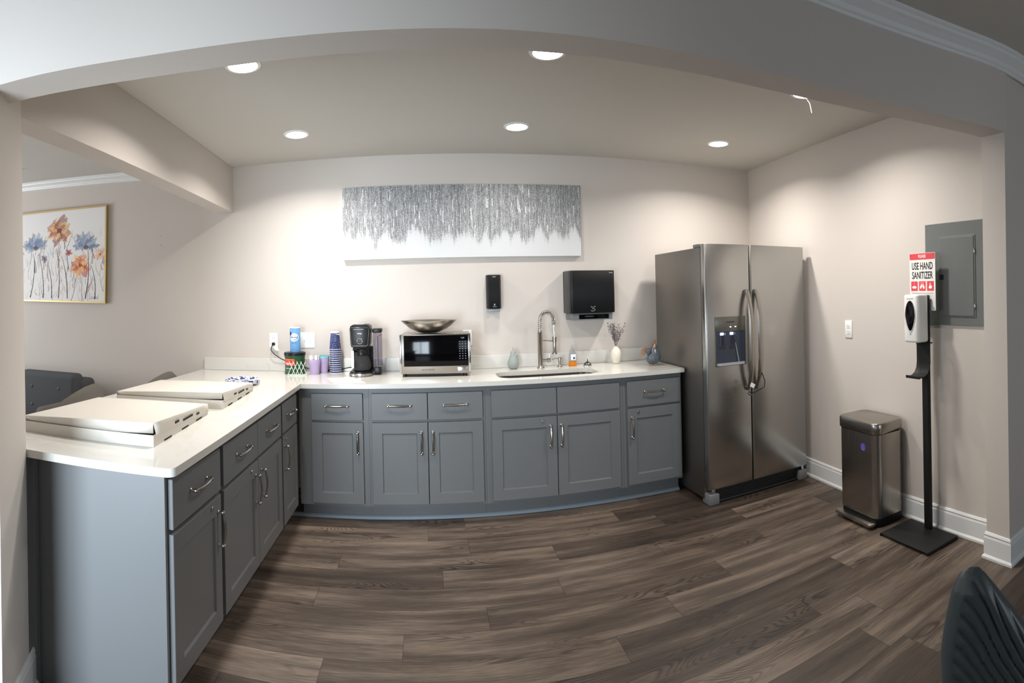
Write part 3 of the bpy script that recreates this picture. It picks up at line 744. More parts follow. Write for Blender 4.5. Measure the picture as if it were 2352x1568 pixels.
for cx, cy, ln, wd, cols in ((.50, .22, .20, .085, [(168, 84, 66), (214, 164, 108), (140, 66, 62), (226, 192, 142)]), (.22, .40, .19, .065, [(122, 140, 166), (156, 170, 190), (96, 112, 140)]),
                             (.80, .42, .18, .06, [(122, 140, 166), (160, 174, 194), (100, 116, 144)]), (.74, .61, .14, .065, [(222, 150, 90), (190, 70, 62), (236, 190, 120)]),
                             (.61, .47, .055, .022, [(170, 70, 70), (150, 60, 66)]), (.33, .53, .05, .02, [(120, 90, 110), (90, 80, 100)]), (.95, .5, .07, .03, [(230, 180, 150)])):
    n_ = 8 if ln > .1 else 5
    for k in range(n_):
        ang = (-PI * .95 + PI * .9 * k / (n_ - 1)) if cols[0][2] > 150 else 2 * PI * k / n_ + .3
        petal(cx, cy, ang, ln * rs.uniform(.65, 1.1), wd * rs.uniform(.5, .9), cols[k % len(cols)], .8); petal(cx + rs.uniform(-.01, .01), cy, ang + rs.uniform(-.25, .25), ln * rs.uniform(.5, .9), wd * .35, [min(255, int(v * sc_)) for sc_ in [rs.uniform(.8, 1.25)] for v in cols[(k + 1) % len(cols)]], .75)
    blend((((Xg - cx) ** 2 + (Yg - cy) ** 2) < (ln * .14) ** 2) * .8, (86, 40, 44))
for i in range(16): stroke(.86 + i * .005, .965 + .01 * math.sin(i * 2.3), .862 + i * .005, .955 + .012 * math.cos(i * 1.7), .0022, (50, 46, 50))
canvas_mesh('painted_canvas', FW - 2 * fr_, FH - 2 * fr_, img.astype(np.float32), 'canvas_flowers', t, Matrix.Translation((fr_, .008, fr_)))
# small wall holes left of the beam
for z in (2.013, 1.936):
    o = MB().cyl((-2.226, D - .0015, z), .003, .002, 'y', 10).build('nail', 'black_matte')
    tag(o, ('upper' if z > 2 else 'lower') + ' of two tiny dark nails in the left room wall', 'nail', 'two nails in the left room wall')

# black soap dispenser and towel dispenser
t = thing('soap_dispenser', 'narrow black wall-mounted soap dispenser', 'soap dispenser', (.505, D, 1.345))
MB().box(-.052, .052, -.012, -.0005, -.028, .258, .004).build('backplate', 'light_grey_plastic', t)
mb = MB(); mb.prism([(-.055, -.012), (.055, -.012), (.052, -.085), (.040, -.10), (-.040, -.10), (-.052, -.085)], .0, .250, bev=.004); mb.build('cover', 'black_plastic', t)
MB().box(-.040, .040, -.085, -.015, -.018, -.001, .003).build('nozzle', 'light_grey_plastic', t)
MB().box(-.013, .013, -.1012, -.0995, .232, .238, .0006).build('label_bar', 'grey_print', t)
mb = MB(); mb.ell((0, -.1005, .030), .006, .0012, .007, 10); mb.box(-.015, .015, -.1012, -.0995, .014, .017); mb.build('drop_mark', 'grey_print', t)
t = thing('towel_dispenser', 'large black wall-mounted paper towel dispenser right of the faucet', 'towel dispenser', (1.245, D, 1.295))
MB().box(-.170, .185, -.03, -.0005, .0, .325, .004).build('backplate', 'light_grey_plastic', t)
mb = MB(); mb.prism([(-.186, -.03), (.190, -.03), (.182, -.195), (.165, -.212), (-.160, -.212), (-.178, -.195)], .0, .318, bev=.005); mb.build('cover', 'black_plastic', t)
mb = MB(); mb.box(-.185, -.17, -.205, -.035, .004, .314, .003); mb.build('side_strip', 'dark_grey_plastic', t)
mb = MB(); mb.prism([(-.165, -.02), (.175, -.02), (.165, -.185), (-.155, -.185)], -.052, -.001, bev=.003); mb.build('outlet_chute', 'grey_plastic', t)
mb = MB(); mb.box(-.105, .135, -.1875, -.1845, -.044, -.010, .001); mb.build('chute_window', 'black_gloss', t)
MB().box(.135, .165, -.2132, -.2115, .296, .302, .0006).build('label_bar', 'grey_print', t)
mb = MB()
mb.tube([(-.018, -.2125, .052), (-.012, -.2125, .044), (.012, -.2125, .044), (.020, -.2125, .052)], .0016, 6)
mb.tube([(-.016, -.2125, .020), (-.010, -.2125, .014), (.008, -.2125, .016), (.018, -.2125, .026), (.004, -.2125, .034), (-.008, -.2125, .030)], .0016, 6); mb.build('hand_mark', 'grey_print', t)

def outlet(name, label, M, wd=.070, ht=.117, kind='duplex'):
    t = bpy.data.objects.new(name, None); COL.objects.link(t); t.matrix_world = M; t.empty_display_size = .03
    tag(t, label, 'outlet' if kind != 'switch' else 'light switch')
    MB().box(-wd / 2, wd / 2, -.006, -.0005, -ht / 2, ht / 2, .002).build('cover_plate', 'white_gloss', t)
    if kind == 'duplex':
        for z in (-.02, .02):
            p_ = MB(); p_.prism(rrect(-.017, .017, -.014, .014, .008, 4), 0, .002, Matrix.Translation((0, -.006, z)) @ Matrix.Rotation(PI / 2, 4, 'X')); r_ = p_.build('receptacle', 'white_plastic', t)
            q_ = MB(); q_.box(-.008, -.006, -.0084, -.0078, z - .002, z + .006); q_.box(.006, .008, -.0084, -.0078, z - .002, z + .005); q_.box(-.002, .002, -.0084, -.0078, z - .010, z - .006); q_.build('slots', 'black_matte', r_)
    else:
        for x in (-.023, .023):
            p_ = MB(); p_.box(x - .005, x + .005, -.0075, -.006, -.012, .012); p_.box(x - .004, x + .004, -.016, -.0075, -.001 if x < 0 else -.008, .008 if x < 0 else .001, .001); p_.build('toggle', 'white_plastic', t)
    return t
outlet('power_outlet', 'white power outlet with a black plug at the far left of the upstand', Matrix.Translation((-1.222, D, 1.133)))
outlet('light_switch', 'white double toggle light switch behind the sugar canister', Matrix.Translation((-.945, D, 1.134)), .116, .117, 'switch')
outlet('power_outlet', 'white power outlet half hidden by the right side of the microwave', Matrix.Translation((.300, D, 1.130)))
ang = math.atan(.0777)
outlet('power_outlet', 'white power outlet low on the right wall beside the refrigerator', Matrix.Translation((xr(2.75), 2.75, 1.153)) @ Matrix.Rotation(-PI / 2 - ang, 4, 'Z') if False else Matrix.Translation((xr(2.75), 2.75, 1.153)) @ Matrix.Rotation(-PI / 2 - ang, 4, 'Z') @ Matrix.Rotation(0, 4, 'X'), .075, .12)
# plug, adapter and cord
o = MB().box(-1.232, -1.208, 4.118, 4.139, 1.096, 1.118, .004).build('power_plug', 'black_plastic'); tag(o, 'small black power plug in the left wall outlet', 'plug')
MB().tube([(-1.226, 4.122, 1.100), (-1.232, 4.105, 1.080), (-1.230, 4.10, 1.058), (-1.205, 4.10, 1.030), (-1.16, 4.11, .998), (-1.10, 4.122, .968), (-1.0, 4.124, .935), (-.9, 4.122, .915), (-.75, 4.122, .905), (-.66, 4.10, .920), (-.60, 4.07, .935), (-.572, 4.04, .935)], .0035, 8).build('cord', 'black_plastic', o)
mb = MB(); mb.box(-.028, .012, -.004, .004, -.012, .012, .002, M=Matrix.Translation((-1.192, 4.132, 1.070)) @ Matrix.Rotation(.6, 4, 'Y')); mb.tube([(-1.222, 4.130, 1.085), (-1.205, 4.12, 1.064), (-1.185, 4.125, 1.055), (-1.168, 4.13, 1.062)], .004, 8)
tag(mb.build('plastic_tag', 'white_plastic'), 'crumpled white plastic tag hanging by the plug', 'tag')

# electrical panel on the right wall
def on_wall(y, z): return Matrix.Translation((xr(y), y, z)) @ Matrix.Rotation(-PI / 2 - ang, 4, 'Z')
y0, y1 = 2.003, 1.53
t = bpy.data.objects.new('electrical_panel', None); COL.objects.link(t); t.matrix_world = on_wall((y0 + y1) / 2, 1.214); tag(t, 'grey metal electrical panel on the right wall behind the sanitizer stand', 'electrical panel')
pw_ = (y0 - y1) / 2
MB().box(-pw_, pw_, -.012, -.0005, 0, .592, .002).build('cover', 'panel_grey', t, smooth=0)
mb = MB(); mb.box(-.128, .145, -.016, -.0115, .048, .512, .0015); fd = mb.build('door_surround', 'panel_grey', t, smooth=0)
mb = MB(); mb.box(-.120, .135, -.020, -.0155, .056, .504, .0015); pd = mb.build('door', 'panel_grey', t, smooth=0)
mb = MB(); mb.box(-.125, -.078, -.0215, -.0195, .256, .300, .001); lt = mb.build('latch', 'panel_grey', pd); MB().box(-.118, -.083, -.0222, -.0212, .262, .294).build('latch_recess', 'dark_grey_plastic', lt)
MB().box(-.106, -.094, -.025, -.022, .266, .290, .001).build('latch_slider', 'black_plastic', lt)
for z in (.11, .42): MB().box(.137, .145, -.021, -.0155, z - .014, z + .014, .001).build('hinge', 'chrome', t)
for x in (-pw_ + .016, pw_ - .016):
    for z in (.03, .565): MB().lathe([(.006, 0), (.005, .003), (0, .004)], 12, Matrix.Translation((x, -.012, z)) @ Matrix.Rotation(PI / 2, 4, 'X')).build('screw', 'chrome', t)

# ------------------------------------------------------------------ hand sanitizer stand (front faces -x)
rz = -ang
t = thing('sanitizer_stand', 'black floor stand with square base beside the trash can', 'stand', (2.565, 1.955, 0), rz)
mb = MB()
mb.prism([(.045, .175), (-.225, .175), (-.225, -.195), (.045, -.195)], .012, .020, bev=.003)
mb.box(-.225, .045, -.199, -.193, .0008, .019, .002); mb.box(-.225, .045, .173, .179, .0008, .019, .002); mb.build('base', 'black_matte', t)
MB().box(-.004, .026, -.022, .022, .0205, 1.115, .003).build('pole', 'black_matte', t)
MB().box(-.012, -.0045, -.052, .058, 1.10, 1.385, .002).build('mounting_plate', 'black_matte', t)
mb = MB(); prof = [(-.008, 1.12), (-.008, 1.00), (-.014, .965), (-.032, .938), (-.058, .924), (-.105, .922)]
prev = None
for i, (x, z) in enumerate(prof):
    nx = Vector((prof[min(i + 1, 5)][0] - prof[max(i - 1, 0)][0], prof[min(i + 1, 5)][1] - prof[max(i - 1, 0)][1])).normalized(); ox, oz = nx.y * .003, -nx.x * .003
    ring = [mb.bm.verts.new(p) for p in ((x + ox, -.05, z + oz), (x + ox, .055, z + oz), (x - ox, .055, z - oz), (x - ox, -.05, z - oz))]
    if prev:
        for k in range(4): mb.bm.faces.new((prev[k], prev[(k + 1) % 4], ring[(k + 1) % 4], ring[k]))
    else: mb.bm.faces.new(ring)
    prev = ring
mb.bm.faces.new(list(reversed(prev))); mb.box(-.108, -.100, -.052, .057, .916, .932, .002); mb.build('drip_tray', 'black_matte', t)
MB().cyl((.026, -.012, 1.108), .004, .03, 'x', 10).build('screw', 'black_matte', t)
t = thing('sanitizer_dispenser', 'white hand sanitizer dispenser with dark oval window on the stand', 'sanitizer dispenser', (2.545, 1.957, 1.122), rz)
Mx = Matrix.Translation((0, .003, 0))
mb = MB(); mb.prism(rrect(-.098, .004, -.058, .058, .022, 6), .0, .272, Mx, bev=.012, seg=4); body = mb.build('body', 'white_gloss', t, smooth=60)
MB().box(.004, .0075, -.056, .060, .006, .268, .001).build('back_seal', 'dark_grey_plastic', t)
mb = MB(); pts = []
for i in range(28):
    a = 2 * PI * i / 28; yv_ = .036 * math.cos(a); zv_ = .085 * math.sin(a); yv_ *= (1 if zv_ > 0 else 1 - .28 * (-zv_ / .085)); pts.append((yv_, zv_))
MLX = Matrix.Translation((-.0975, .003, .152)) @ Matrix.Rotation(-PI / 2, 4, 'Z') @ Matrix.Rotation(PI / 2, 4, 'X')
mb.prism(pts, 0, .0025, MLX, bev=.001); mb.build('window', 'black_gloss', t)
MB().tube([(MLX @ Vector((1.13 * a, 1.06 * b_ - .004, .001))) for a, b_ in pts], .0016, 6, closed=True).build('window_rim', 'light_grey_plastic', t)
text('lettering', 'HAND SANITIZER', .008, 'grey_print', t, LEFTF(-.0982, .003, .248), xs=.8)
MB().ell((-.098, .003, .048), .001, .007, .005, 10).build('mark', 'grey_print', t)
# the sign behind the dispenser
t = thing('sanitizer_sign', 'red and white USE HAND SANITIZER sign above the dispenser', 'sign', (2.573, 1.968, 1.30), rz)
mb = MB(); mb.prism(rrect(-.103, .103, 0, .335, .008, 4), 0, .003, Matrix.Translation((.0, .0, 0)) @ Matrix.Rotation(-PI / 2, 4, 'Z') @ Matrix.Rotation(PI / 2, 4, 'X')); mb.build('board', 'white_plastic', t, smooth=0)
def SG(h, z, d=.0032): return Matrix.Translation((-d, 0, 0)) @ Matrix.Rotation(-PI / 2, 4, 'Z') @ Matrix.Rotation(PI / 2, 4, 'X') @ Matrix.Translation((h, z, 0))
mb = MB(); mb.prism(rrect(-.101, .101, .297, .333, .006, 4), 0, .0005, SG(0, 0)); mb.build('red_band', 'red_print', t, smooth=0)
text('lettering', 'PLEASE', .024, 'white_print', t, SG(0, .315, .0040), xs=.8, bold=.0006)
text('lettering', 'USE HAND', .058, 'black_print', t, SG(0, .257), xs=.60, bold=.0010)
text('lettering', 'SANITIZER', .058, 'black_print', t, SG(0, .203), xs=.60, bold=.0010)
for k, h in enumerate((-.064, 0, .064)):
    mb = MB(); mb.box(h - .027, h + .027, .114, .170, 0, .0005, M=SG(0, 0)); sq = mb.build('red_square', 'red_print', t, smooth=0)
    mb = MB(); Mz = SG(h, .142, .0040)
    if k == 0:
        mb.prism([(-.02, -.004), (-.012, -.014), (.012, -.014), (.02, -.004), (.010, .0), (-.004, .002)], 0, .0004, Mz); mb.box(-.001, .001, .008, .022, 0, .0004, M=Mz)
    elif k == 1:
        for sx_ in (-1, 1):
            pl_ = [(sx_ * .002, .012), (sx_ * .008, .012), (sx_ * .019, -.006), (sx_ * .016, -.016), (sx_ * .008, -.014), (sx_ * .002, -.004)]
            mb.prism(pl_ if sx_ > 0 else pl_[::-1], 0, .0004, Mz)
        mb.lathe([(0, 0), (.003, 0), (.003, .0004), (0, .0004)], 10, Mz @ Matrix.Translation((-.008, .019, 0))); mb.lathe([(0, 0), (.003, 0), (.003, .0004), (0, .0004)], 10, Mz @ Matrix.Translation((.008, .019, 0)))
    else: mb.prism([(-.010, -.014), (.008, -.016), (.014, -.006), (.010, .004), (.002, .002), (.003, .018), (-.003, .018), (-.007, .0), (-.013, -.006)], 0, .0004, Mz)
    mb.build('hand_symbol', 'white_print', sq, smooth=0)
MB().box(-.088, .088, .100, .1025, 0, .0003, M=SG(0, 0)).build('small_print', 'grey_print', t)
for h in (-.092, .092):
    for z in (.322, .014): MB().lathe([(0, 0), (.003, 0), (.0025, .0015), (0, .002)], 10, SG(h, z)).build('screw', 'steel_dark', t)

# ------------------------------------------------------------------ trash can (front with pedal faces -x)
t = thing('trash_can', 'rectangular brushed steel pedal trash can against the right wall', 'trash can', (2.405, 2.215, 0), rz)
wx, wy = .245, .365
def rr2(i, r, n_=8): return rrect(i, wx - i, i, wy - i, r, n_)
mb = MB(); mb.prism([(p[0] , p[1]) for p in rrect(.003, wx - .003, .003, wy - .003, .05, 8)], .0005, .055, bev=.003); mb.build('base', 'black_plastic', t)
mb = MB(); mb.prism(rrect(0, wx, 0, wy, .05, 8), .0555, .555); mb.build('body', 'brushed_steel', t, smooth=40)
mb = MB(); mb.prism(rrect(.004, wx - .004, .004, wy - .004, .05, 8), .5555, .585); mb.build('bin_liner', 'black_plastic', t)
mb = MB()
pr_ = rrect(-.004, wx, -.008, wy + .008, .052, 8)
cx_, cy_ = wx / 2, wy / 2
n_ = len(pr_); ringz = [(1.0, .560), (1.012, .563), (1.012, .618), (.985, .626), (.95, .628)]
rg = [[mb.bm.verts.new((cx_ + (x - cx_) * s, cy_ + (y - cy_) * s, z + (.012 if x > cx_ and z < .57 else 0))) for x, y in pr_] for s, z in ringz]
for a, c in zip(rg, rg[1:]):
    for i in range(n_): mb.bm.faces.new((a[i], a[(i + 1) % n_], c[(i + 1) % n_], c[i]))
mb.bm.faces.new(rg[-1]); mb.bm.faces.new(list(reversed(rg[0]))); mb.build('lid', 'brushed_steel', t, smooth=40)
mb = MB(); mb.box(wx - .01, wx + .006, .05, wy - .05, .56, .62, .004); mb.build('lid_hinge', 'dark_grey_plastic', t)
mb = MB(); mb.prism(rrect(-.052, .012, .012, wy - .012, .02, 5), .020, .036, bev=.004, seg=3); mb.build('pedal', 'brushed_steel', t, smooth=50)
mb = MB(); mb.cyl((-.0006, .12, .47), .024, .0012, 'x', 28); st = mb.build('round_sticker', 'purple_sticker', t)
mb = MB(); Ms = Matrix.Translation((-.0008, .12, .47)) @ Matrix.Rotation(-PI / 2, 4, 'Z') @ Matrix.Rotation(PI / 2, 4, 'X')
mb.tube([(-.004, -.008, 0), (0, 0, 0), (0, .008, 0)], .0012, 6, M=Ms); mb.tube([(.004, -.008, 0), (0, 0, 0)], .0012, 6, M=Ms); mb.ell(tuple(Ms @ Vector((0, .012, 0))), .0006, .003, .003, 8); mb.box(-.013, .013, -.0155, -.0125, 0, .0006, M=Ms); mb.build('sticker_figure', 'grey_print', st)

# ------------------------------------------------------------------ microwave and steel bowl
t = thing('microwave', 'stainless microwave with black glass door on the worktop', 'microwave', (-.205, 3.795, ZW), -.045)
MB().box(.004, .496, .014, .300, .018, .289, .003).build('case', 'brushed_steel', t)
mb = MB(); mb.box(0, .50, 0, .0135, .022, .291, .003); fr = mb.build('front_frame', 'brushed_steel', t)
MB().box(.030, .482, -.0035, -.0002, .072, .283, .001).build('door_glass', 'black_gloss', t)
mb = MB(); mb.box(.0015, .012, -.004, -.0002, .024, .288, .001); mb.build('door_edge', 'chrome', t)
MB().box(.484, .498, -.004, -.0002, .030, .286, .001).build('side_trim', 'chrome', t)
bt = MB().box(.405, .478, -.0055, -.0005, .030, .066, .002).build('door_button', 'brushed_steel', t)
text('brand_lettering', 'BLACK+DECKER', .0135, 'black_print', t, FRONT(.200, -.0006, .048), xs=.9)
text('clock', '12:00', .013, 'grey_print', t, FRONT(.443, -.0038, .262), xs=.9)
mb = MB()
for r in range(8):
    for c in range(3): mb.box(.423 + c * .020 - .004, .423 + c * .020 + .004, -.0042, -.0036, .236 - r * .0165, .2395 - r * .0165)
mb.build('keypad', 'grey_print', t)
for x in (.03, .46):
    for y in (.03, .27): MB().cyl((x, y, .0005), .014, .018, 'z', 14).build('foot', 'black_plastic', t)
MB().box(.06, .44, .02, .03, .006, .0175).build('underside_vent', 'black_matte', t)
t = thing('steel_bowl', 'shallow brushed steel bowl on top of the microwave', 'bowl', (.005, 3.94, ZW + .2925))
MB().lathe([(0, 0), (.055, 0), (.085, .010), (.135, .034), (.175, .062), (.203, .088), (.205, .089), (.203, .085), (.17, .056), (.13, .028), (.08, .006), (.05, .004), (0, .004)], 56, sy=.72, cap=False).build('bowl_shell', 'bowl_metal', t, smooth=60)
bpy.data.objects['bowl_shell'].rotation_euler = (0, 0, 0)

# ------------------------------------------------------------------ coffee maker
t = thing('coffee_maker', 'black coffee maker with glass carafe and clear water tank', 'coffee maker', (-.494, 3.905, ZW), .0)
mb = MB(); mb.lathe([(0, .0005), (.082, .0005), (.088, .004), (.088, .018), (.084, .022), (0, .022)], 44, Matrix.Translation((0, 0, 0))); mb.build('base_ring', 'brushed_steel', t)
mb = MB(); mb.lathe([(0, .0225), (.080, .0225), (.078, .034), (0, .036)], 44); mb.box(-.075, .085, .02, .14, .0225, .036, .004); mb.build('warming_plate', 'black_plastic', t)
mb = MB(); mb.box(-.070, .080, .075, .135, .0365, .20, .008); mb.build('column', 'black_plastic', t)
mb = MB()
mb.prism([(-.062, .205), (.060, .205), (.068, .225), (.076, .33), (.070, .352), (.052, .362), (-.050, .362), (-.068, .352), (-.074, .33), (-.068, .225)], 0, .165, Matrix.Translation((0, .115, 0)) @ Matrix.Rotation(PI / 2, 4, 'X'), bev=.006); mb.build('brew_head', 'black_plastic', t)
mb = MB(); out_ = [(-.052, .214), (.050, .214), (.060, .226), (.069, .326), (.064, .342), (-.062, .342), (-.068, .326), (-.059, .226)]
mb.tube([(x, -.0515, z) for x, z in out_], .0022, 8, closed=True); mb.build('silver_trim', 'chrome', t)
MB().box(-.030, .036, -.046, .02, .3625, .3685, .003).build('lid_plate', 'light_grey_plastic', t)
MB().box(-.045, .030, -.0525, -.0495, .3285, .3315).build('front_line', 'light_grey_plastic', t)
text('brand_lettering', 'NINJA', .013, 'white_print', t, FRONT(0, -.0512, .300), xs=.95)
mb = MB(); mb.tube([(.019 * math.cos(a * PI / 14), -.0515, .248 + .019 * math.sin(a * PI / 14)) for a in range(28)], .0016, 6, closed=True); mb.tube([(-.008, -.0515, .252), (-.002, -.0515, .242), (.010, -.0515, .256)], .0011, 6); mb.build('brew_dial', 'chrome', t)
mb = MB(); mb.lathe([(0, .037), (.050, .037), (.062, .046), (.064, .07), (.056, .115), (.046, .145), (.0455, .145), (.054, .115), (.062, .07), (.060, .047), (.05, .039), (0, .039)], 36, Matrix.Translation((.008, 0, 0)), cap=False); cf = mb.build('carafe', 'smoke_glass', t)
mb = MB(); mb.lathe([(.0, .1455), (.048, .1455), (.052, .150), (.052, .178), (.046, .188), (0, .188)], 30, Matrix.Translation((.008, 0, 0))); mb.build('carafe_collar', 'black_plastic', cf)
mb = MB(); mb.tube([(-.04, -.02, .175), (-.050, -.052, .178), (-.052, -.060, .160), (-.050, -.060, .075), (-.047, -.056, .066)], .0075, 8); mb.build('carafe_handle', 'black_plastic', cf)
MB().box(-.0600, -.0425, -.0705, -.0672, .062, .182, .003).build('handle_inlay', 'white_plastic', cf)
mb = MB(); mb.box(.093, .142, .03, .13, .0005, .055, .004); mb.build('tank_base', 'black_plastic', t)
mb = MB(); mb.box(.088, .148, .03, .13, .0555, .300, .006); mb.build('water_tank', 'tank_plastic', t)
mb = MB(); mb.box(.084, .152, .026, .134, .3005, .328, .004); mb.build('tank_lid', 'black_plastic', t)
MB().tube([(.118, .08, .06), (.118, .08, .27), (.150, .08, .285)], .003, 6).build('tank_tube', 'dark_grey_plastic', t)

# ------------------------------------------------------------------ coffee corner
t = thing('coffee_can', 'round green coffee can with black lid under the sugar canister', 'coffee can', (-1.018, 4.018, ZW))
MB().lathe([(0, .0005), (.076, .0005), (.080, .004), (.080, .012), (.077, .016), (.077, .118), (.080, .124), (.080, .136), (0, .136)], 48).build('can', 'can_green', t)
MB().lathe([(0, .1365), (.083, .1365), (.084, .140), (.084, .152), (.080, .158), (0, .158)], 48).build('lid', 'black_plastic', t)
def wrap(name, material, parent, R, a0, a1, z0, z1, top=None):
    mb = MB(); n_ = 16; prev = None
    for i in range(n_ + 1):
        a = a0 + (a1 - a0) * i / n_; zt = z1 if top is None else z1 + top * (i / n_)
        ring = [mb.bm.verts.new((r_ * math.cos(a), r_ * math.sin(a), z)) for r_, z in ((R, z0), (R + .0006, z0), (R + .0006, zt), (R, zt))]
        if prev:
            for k in range(4): mb.bm.faces.new((prev[k], prev[(k + 1) % 4], ring[(k + 1) % 4], ring[k]))
        else: mb.bm.faces.new(ring)
        prev = ring
    mb.bm.faces.new(list(reversed(prev))); return mb.build(name, material, parent)
wrap('red_label', 'can_red', t, .0775, -PI * .93, -PI * .42, .064, .104)
wrap('orange_stripe', 'can_orange', t, .0775, -PI * .93, -PI * .44, .1045, .113)
def curved_text(name, s, size, material, parent, R, ang0, z, xs=1):
    o = text(name, s, size, material, parent, Matrix(), xs=xs, depth=.0003)
    for v in o.data.vertices:
        a = ang0 + v.co.x / R; h = v.co.y; d = v.co.z; v.co = Vector(((R + d) * math.cos(a), (R + d) * math.sin(a), z + h))
    return o
curved_text('lettering', 'Folgers', .026, 'white_print', t, .0785, -PI * .66, .080, .9)
curved_text('small_lettering', 'classic roast', .012, 'white_print', t, .0777, -PI * .66, .045, .9)
t = thing('sugar_canister', 'blue and white cylindrical sugar canister on the black can lid', 'canister', (-1.012, 4.018, ZW + .1585))
MB().lathe([(0, .0005), (.040, .0005), (.041, .003), (.041, .176), (.040, .178), (0, .178)], 40).build('tube', 'sky_blue', t)
MB().lathe([(0, .1785), (.042, .1785), (.042, .184), (.038, .186), (0, .186)], 40).build('lid', 'white_plastic', t)
def curved_disc(name, material, parent, R, a0, z0, ra, rz_, off):
    mb = MB(); pts_ = [mb.bm.verts.new(((R + off) * math.cos(a0), (R + off) * math.sin(a0), z0))]
    prev = None; rings = []
    for q_ in (.5, 1):
        rings.append([mb.bm.verts.new(((R + off) * math.cos(a0 + ra * q_ * math.cos(b_) / R), (R + off) * math.sin(a0 + ra * q_ * math.cos(b_) / R), z0 + rz_ * q_ * math.sin(b_))) for b_ in [2 * PI * i / 28 for i in range(28)]])
    for i in range(28):
        j = (i + 1) % 28; mb.bm.faces.new((pts_[0], rings[0][i], rings[0][j])); mb.bm.faces.new((rings[0][i], rings[1][i], rings[1][j], rings[0][j]))
    return mb.build(name, material, parent)
curved_disc('white_oval', 'white_print', t, .041, -PI * .50, .112, .036, .030, .0006)
curved_disc('navy_disc', 'navy_print', t, .041, -PI * .74, .140, .013, .014, .0010)
curved_text('lettering', 'granulated', .0150, 'navy_print', t, .0418, -PI * .5, .113, .9)
curved_text('lettering', 'sugar', .0165, 'navy_print', t, .0418, -PI * .45, .097, .9)
curved_text('lettering', 'pure cane', .0085, 'navy_print', t, .0418, -PI * .47, .128, .9)
curved_text('lettering', 'NET WT 20 OZ', .007, 'navy_print', t, .0416, -PI * .52, .070, .9)
t = thing('wire_rack', 'small white criss-cross wire holder in front of the green can', 'wire holder', (-.985, 3.902, ZW))
mb = MB()
for k in range(4):
    x = -.055 + k * .030
    mb.tube([(x, -.020, .004), (x + .045, -.020, .100)], .0022, 6); mb.tube([(x + .045, .020, .004), (x, .020, .100)], .0022, 6)
mb.tube([(-.060, -.020, .004), (.085, -.020, .004), (.085, .020, .004), (-.060, .020, .004)], .0022, 6, closed=True)
for k in range(4):
    x = -.055 + k * .030; mb.tube([(x + .0225, -.02, .052), (x + .0225, .02, .052)], .0018, 6)
mb.build('wires', 'wire_white', t)
def tumbler(name, label, loc, rim='lavender', hgt=.108, r=.047):
    t = thing(name, label, 'cup', loc)
    MB().lathe([(0, .0005), (r * .68, .0005), (r * .70, .004), (r * .93, hgt * .72), (r * .97, hgt * .76), (r * 1.0, hgt), (r * .96, hgt), (r * .90, hgt * .72), (r * .66, .006), (0, .006)], 36, cap=False).build('cup_body', 'lavender', t, smooth=50)
    if rim != 'lavender': MB().lathe([(r * 1.0, hgt * .99), (r * 1.04, hgt * .99), (r * 1.04, hgt * 1.12), (r * .98, hgt * 1.13), (r * .94, hgt * 1.0)], 36, cap=False).build('rim_band', rim, t)
    return t
tumbler('plastic_cup', 'lavender plastic cup full of white stirrers', (-.857, 3.975, ZW))
tumbler('plastic_cup', 'lavender plastic cup with a teal rim behind the stirrer cup', (-.803, 4.058, ZW), 'teal', .112, .044)
NS = 11; pr0 = None
for k in range(NS):
    a = 2 * PI * k / NS; rr_ = .028 if k else 0
    if pr0 is None:
        mb = MB(); mb.box(-.0035, .0035, -.001, .001, 0, .128, .0008); pr0 = o = mb.build('stir_stick', 'straw_white')
    else: o = pr0.copy(); COL.objects.link(o)
    o.location = (-.857 + rr_ * .75 * math.cos(a), 3.975 + rr_ * .75 * math.sin(a), ZW + .009); o.rotation_euler = (-.10 * math.sin(a), .12 * math.cos(a), random.uniform(-.6, .6))
    tag(o, 'white stirrer standing in the lavender cup', 'stirrer', 'white stirrers in the lavender cup')
# inverted stack of paper cups
t0 = thing('paper_cup', 'navy patterned paper cup in the tall upside-down stack', 'cup', (-.708, 4.055, ZW), 0, 'stack of navy paper cups')
MB().lathe([(.044, .004), (.044, .007), (.0322, .120), (.0315, .120)], 32, cap=False).build('cup_wall', 'cup_print', t0)
MB().lathe([(.0435, .0005), (.0458, .0008), (.0464, .002), (.0458, .0034), (.0440, .0038)], 32, cap=False).build('rolled_rim', 'white_print', t0)
MB().lathe([(0, .122), (.0325, .122), (.0325, .131), (.031, .132), (.030, .127), (0, .127)], 32, cap=False).build('cup_base', 'white_print', t0)
for k in range(1, 12):
    c = copy_tree(t0); c.location = (-.708 + random.uniform(-.0006, .0006), 4.055, ZW + k * .0158)
    if k == 11: c['label'] = 'topmost navy paper cup, its white base upwards, of the stack'
# paper sheet and note
o = MB().box(0, 1, 0, 1, 0, 1).build('paper_sheet', 'paper', smooth=0)
for v, p in zip(o.data.vertices, [None] * 8):
    pass
def flat_sheet(name, pts, z, th, material, label, cat):
    mb = MB(); mb.prism(pts, z, z + th); return tag(mb.build(name, material, smooth=0), label, cat)
bpy.data.objects.remove(o)
flat_sheet('paper_sheet', [(-.628, 3.525), (-.414, 3.538), (-.546, 3.800), (-.728, 3.770)], ZW + .0008, .0008, 'paper', 'blank sheet of white paper in front of the coffee maker', 'paper')
t = flat_sheet('sticky_note', [(-.953, 2.452), (-.884, 2.449), (-.904, 2.529), (-.968, 2.534)], ZW + .0008, .0008, 'white_print', 'small white label lying on the bar worktop edge', 'note')
mb = MB(); mb.box(-.945, -.900, 2.490, 2.494, ZW + .0017, ZW + .0020); mb.box(-.948, -.915, 2.505, 2.508, ZW + .0017, ZW + .0020); mb.box(-.938, -.900, 2.470, 2.473, ZW + .0017, ZW + .0020); mb.build('print', 'grey_print', t)
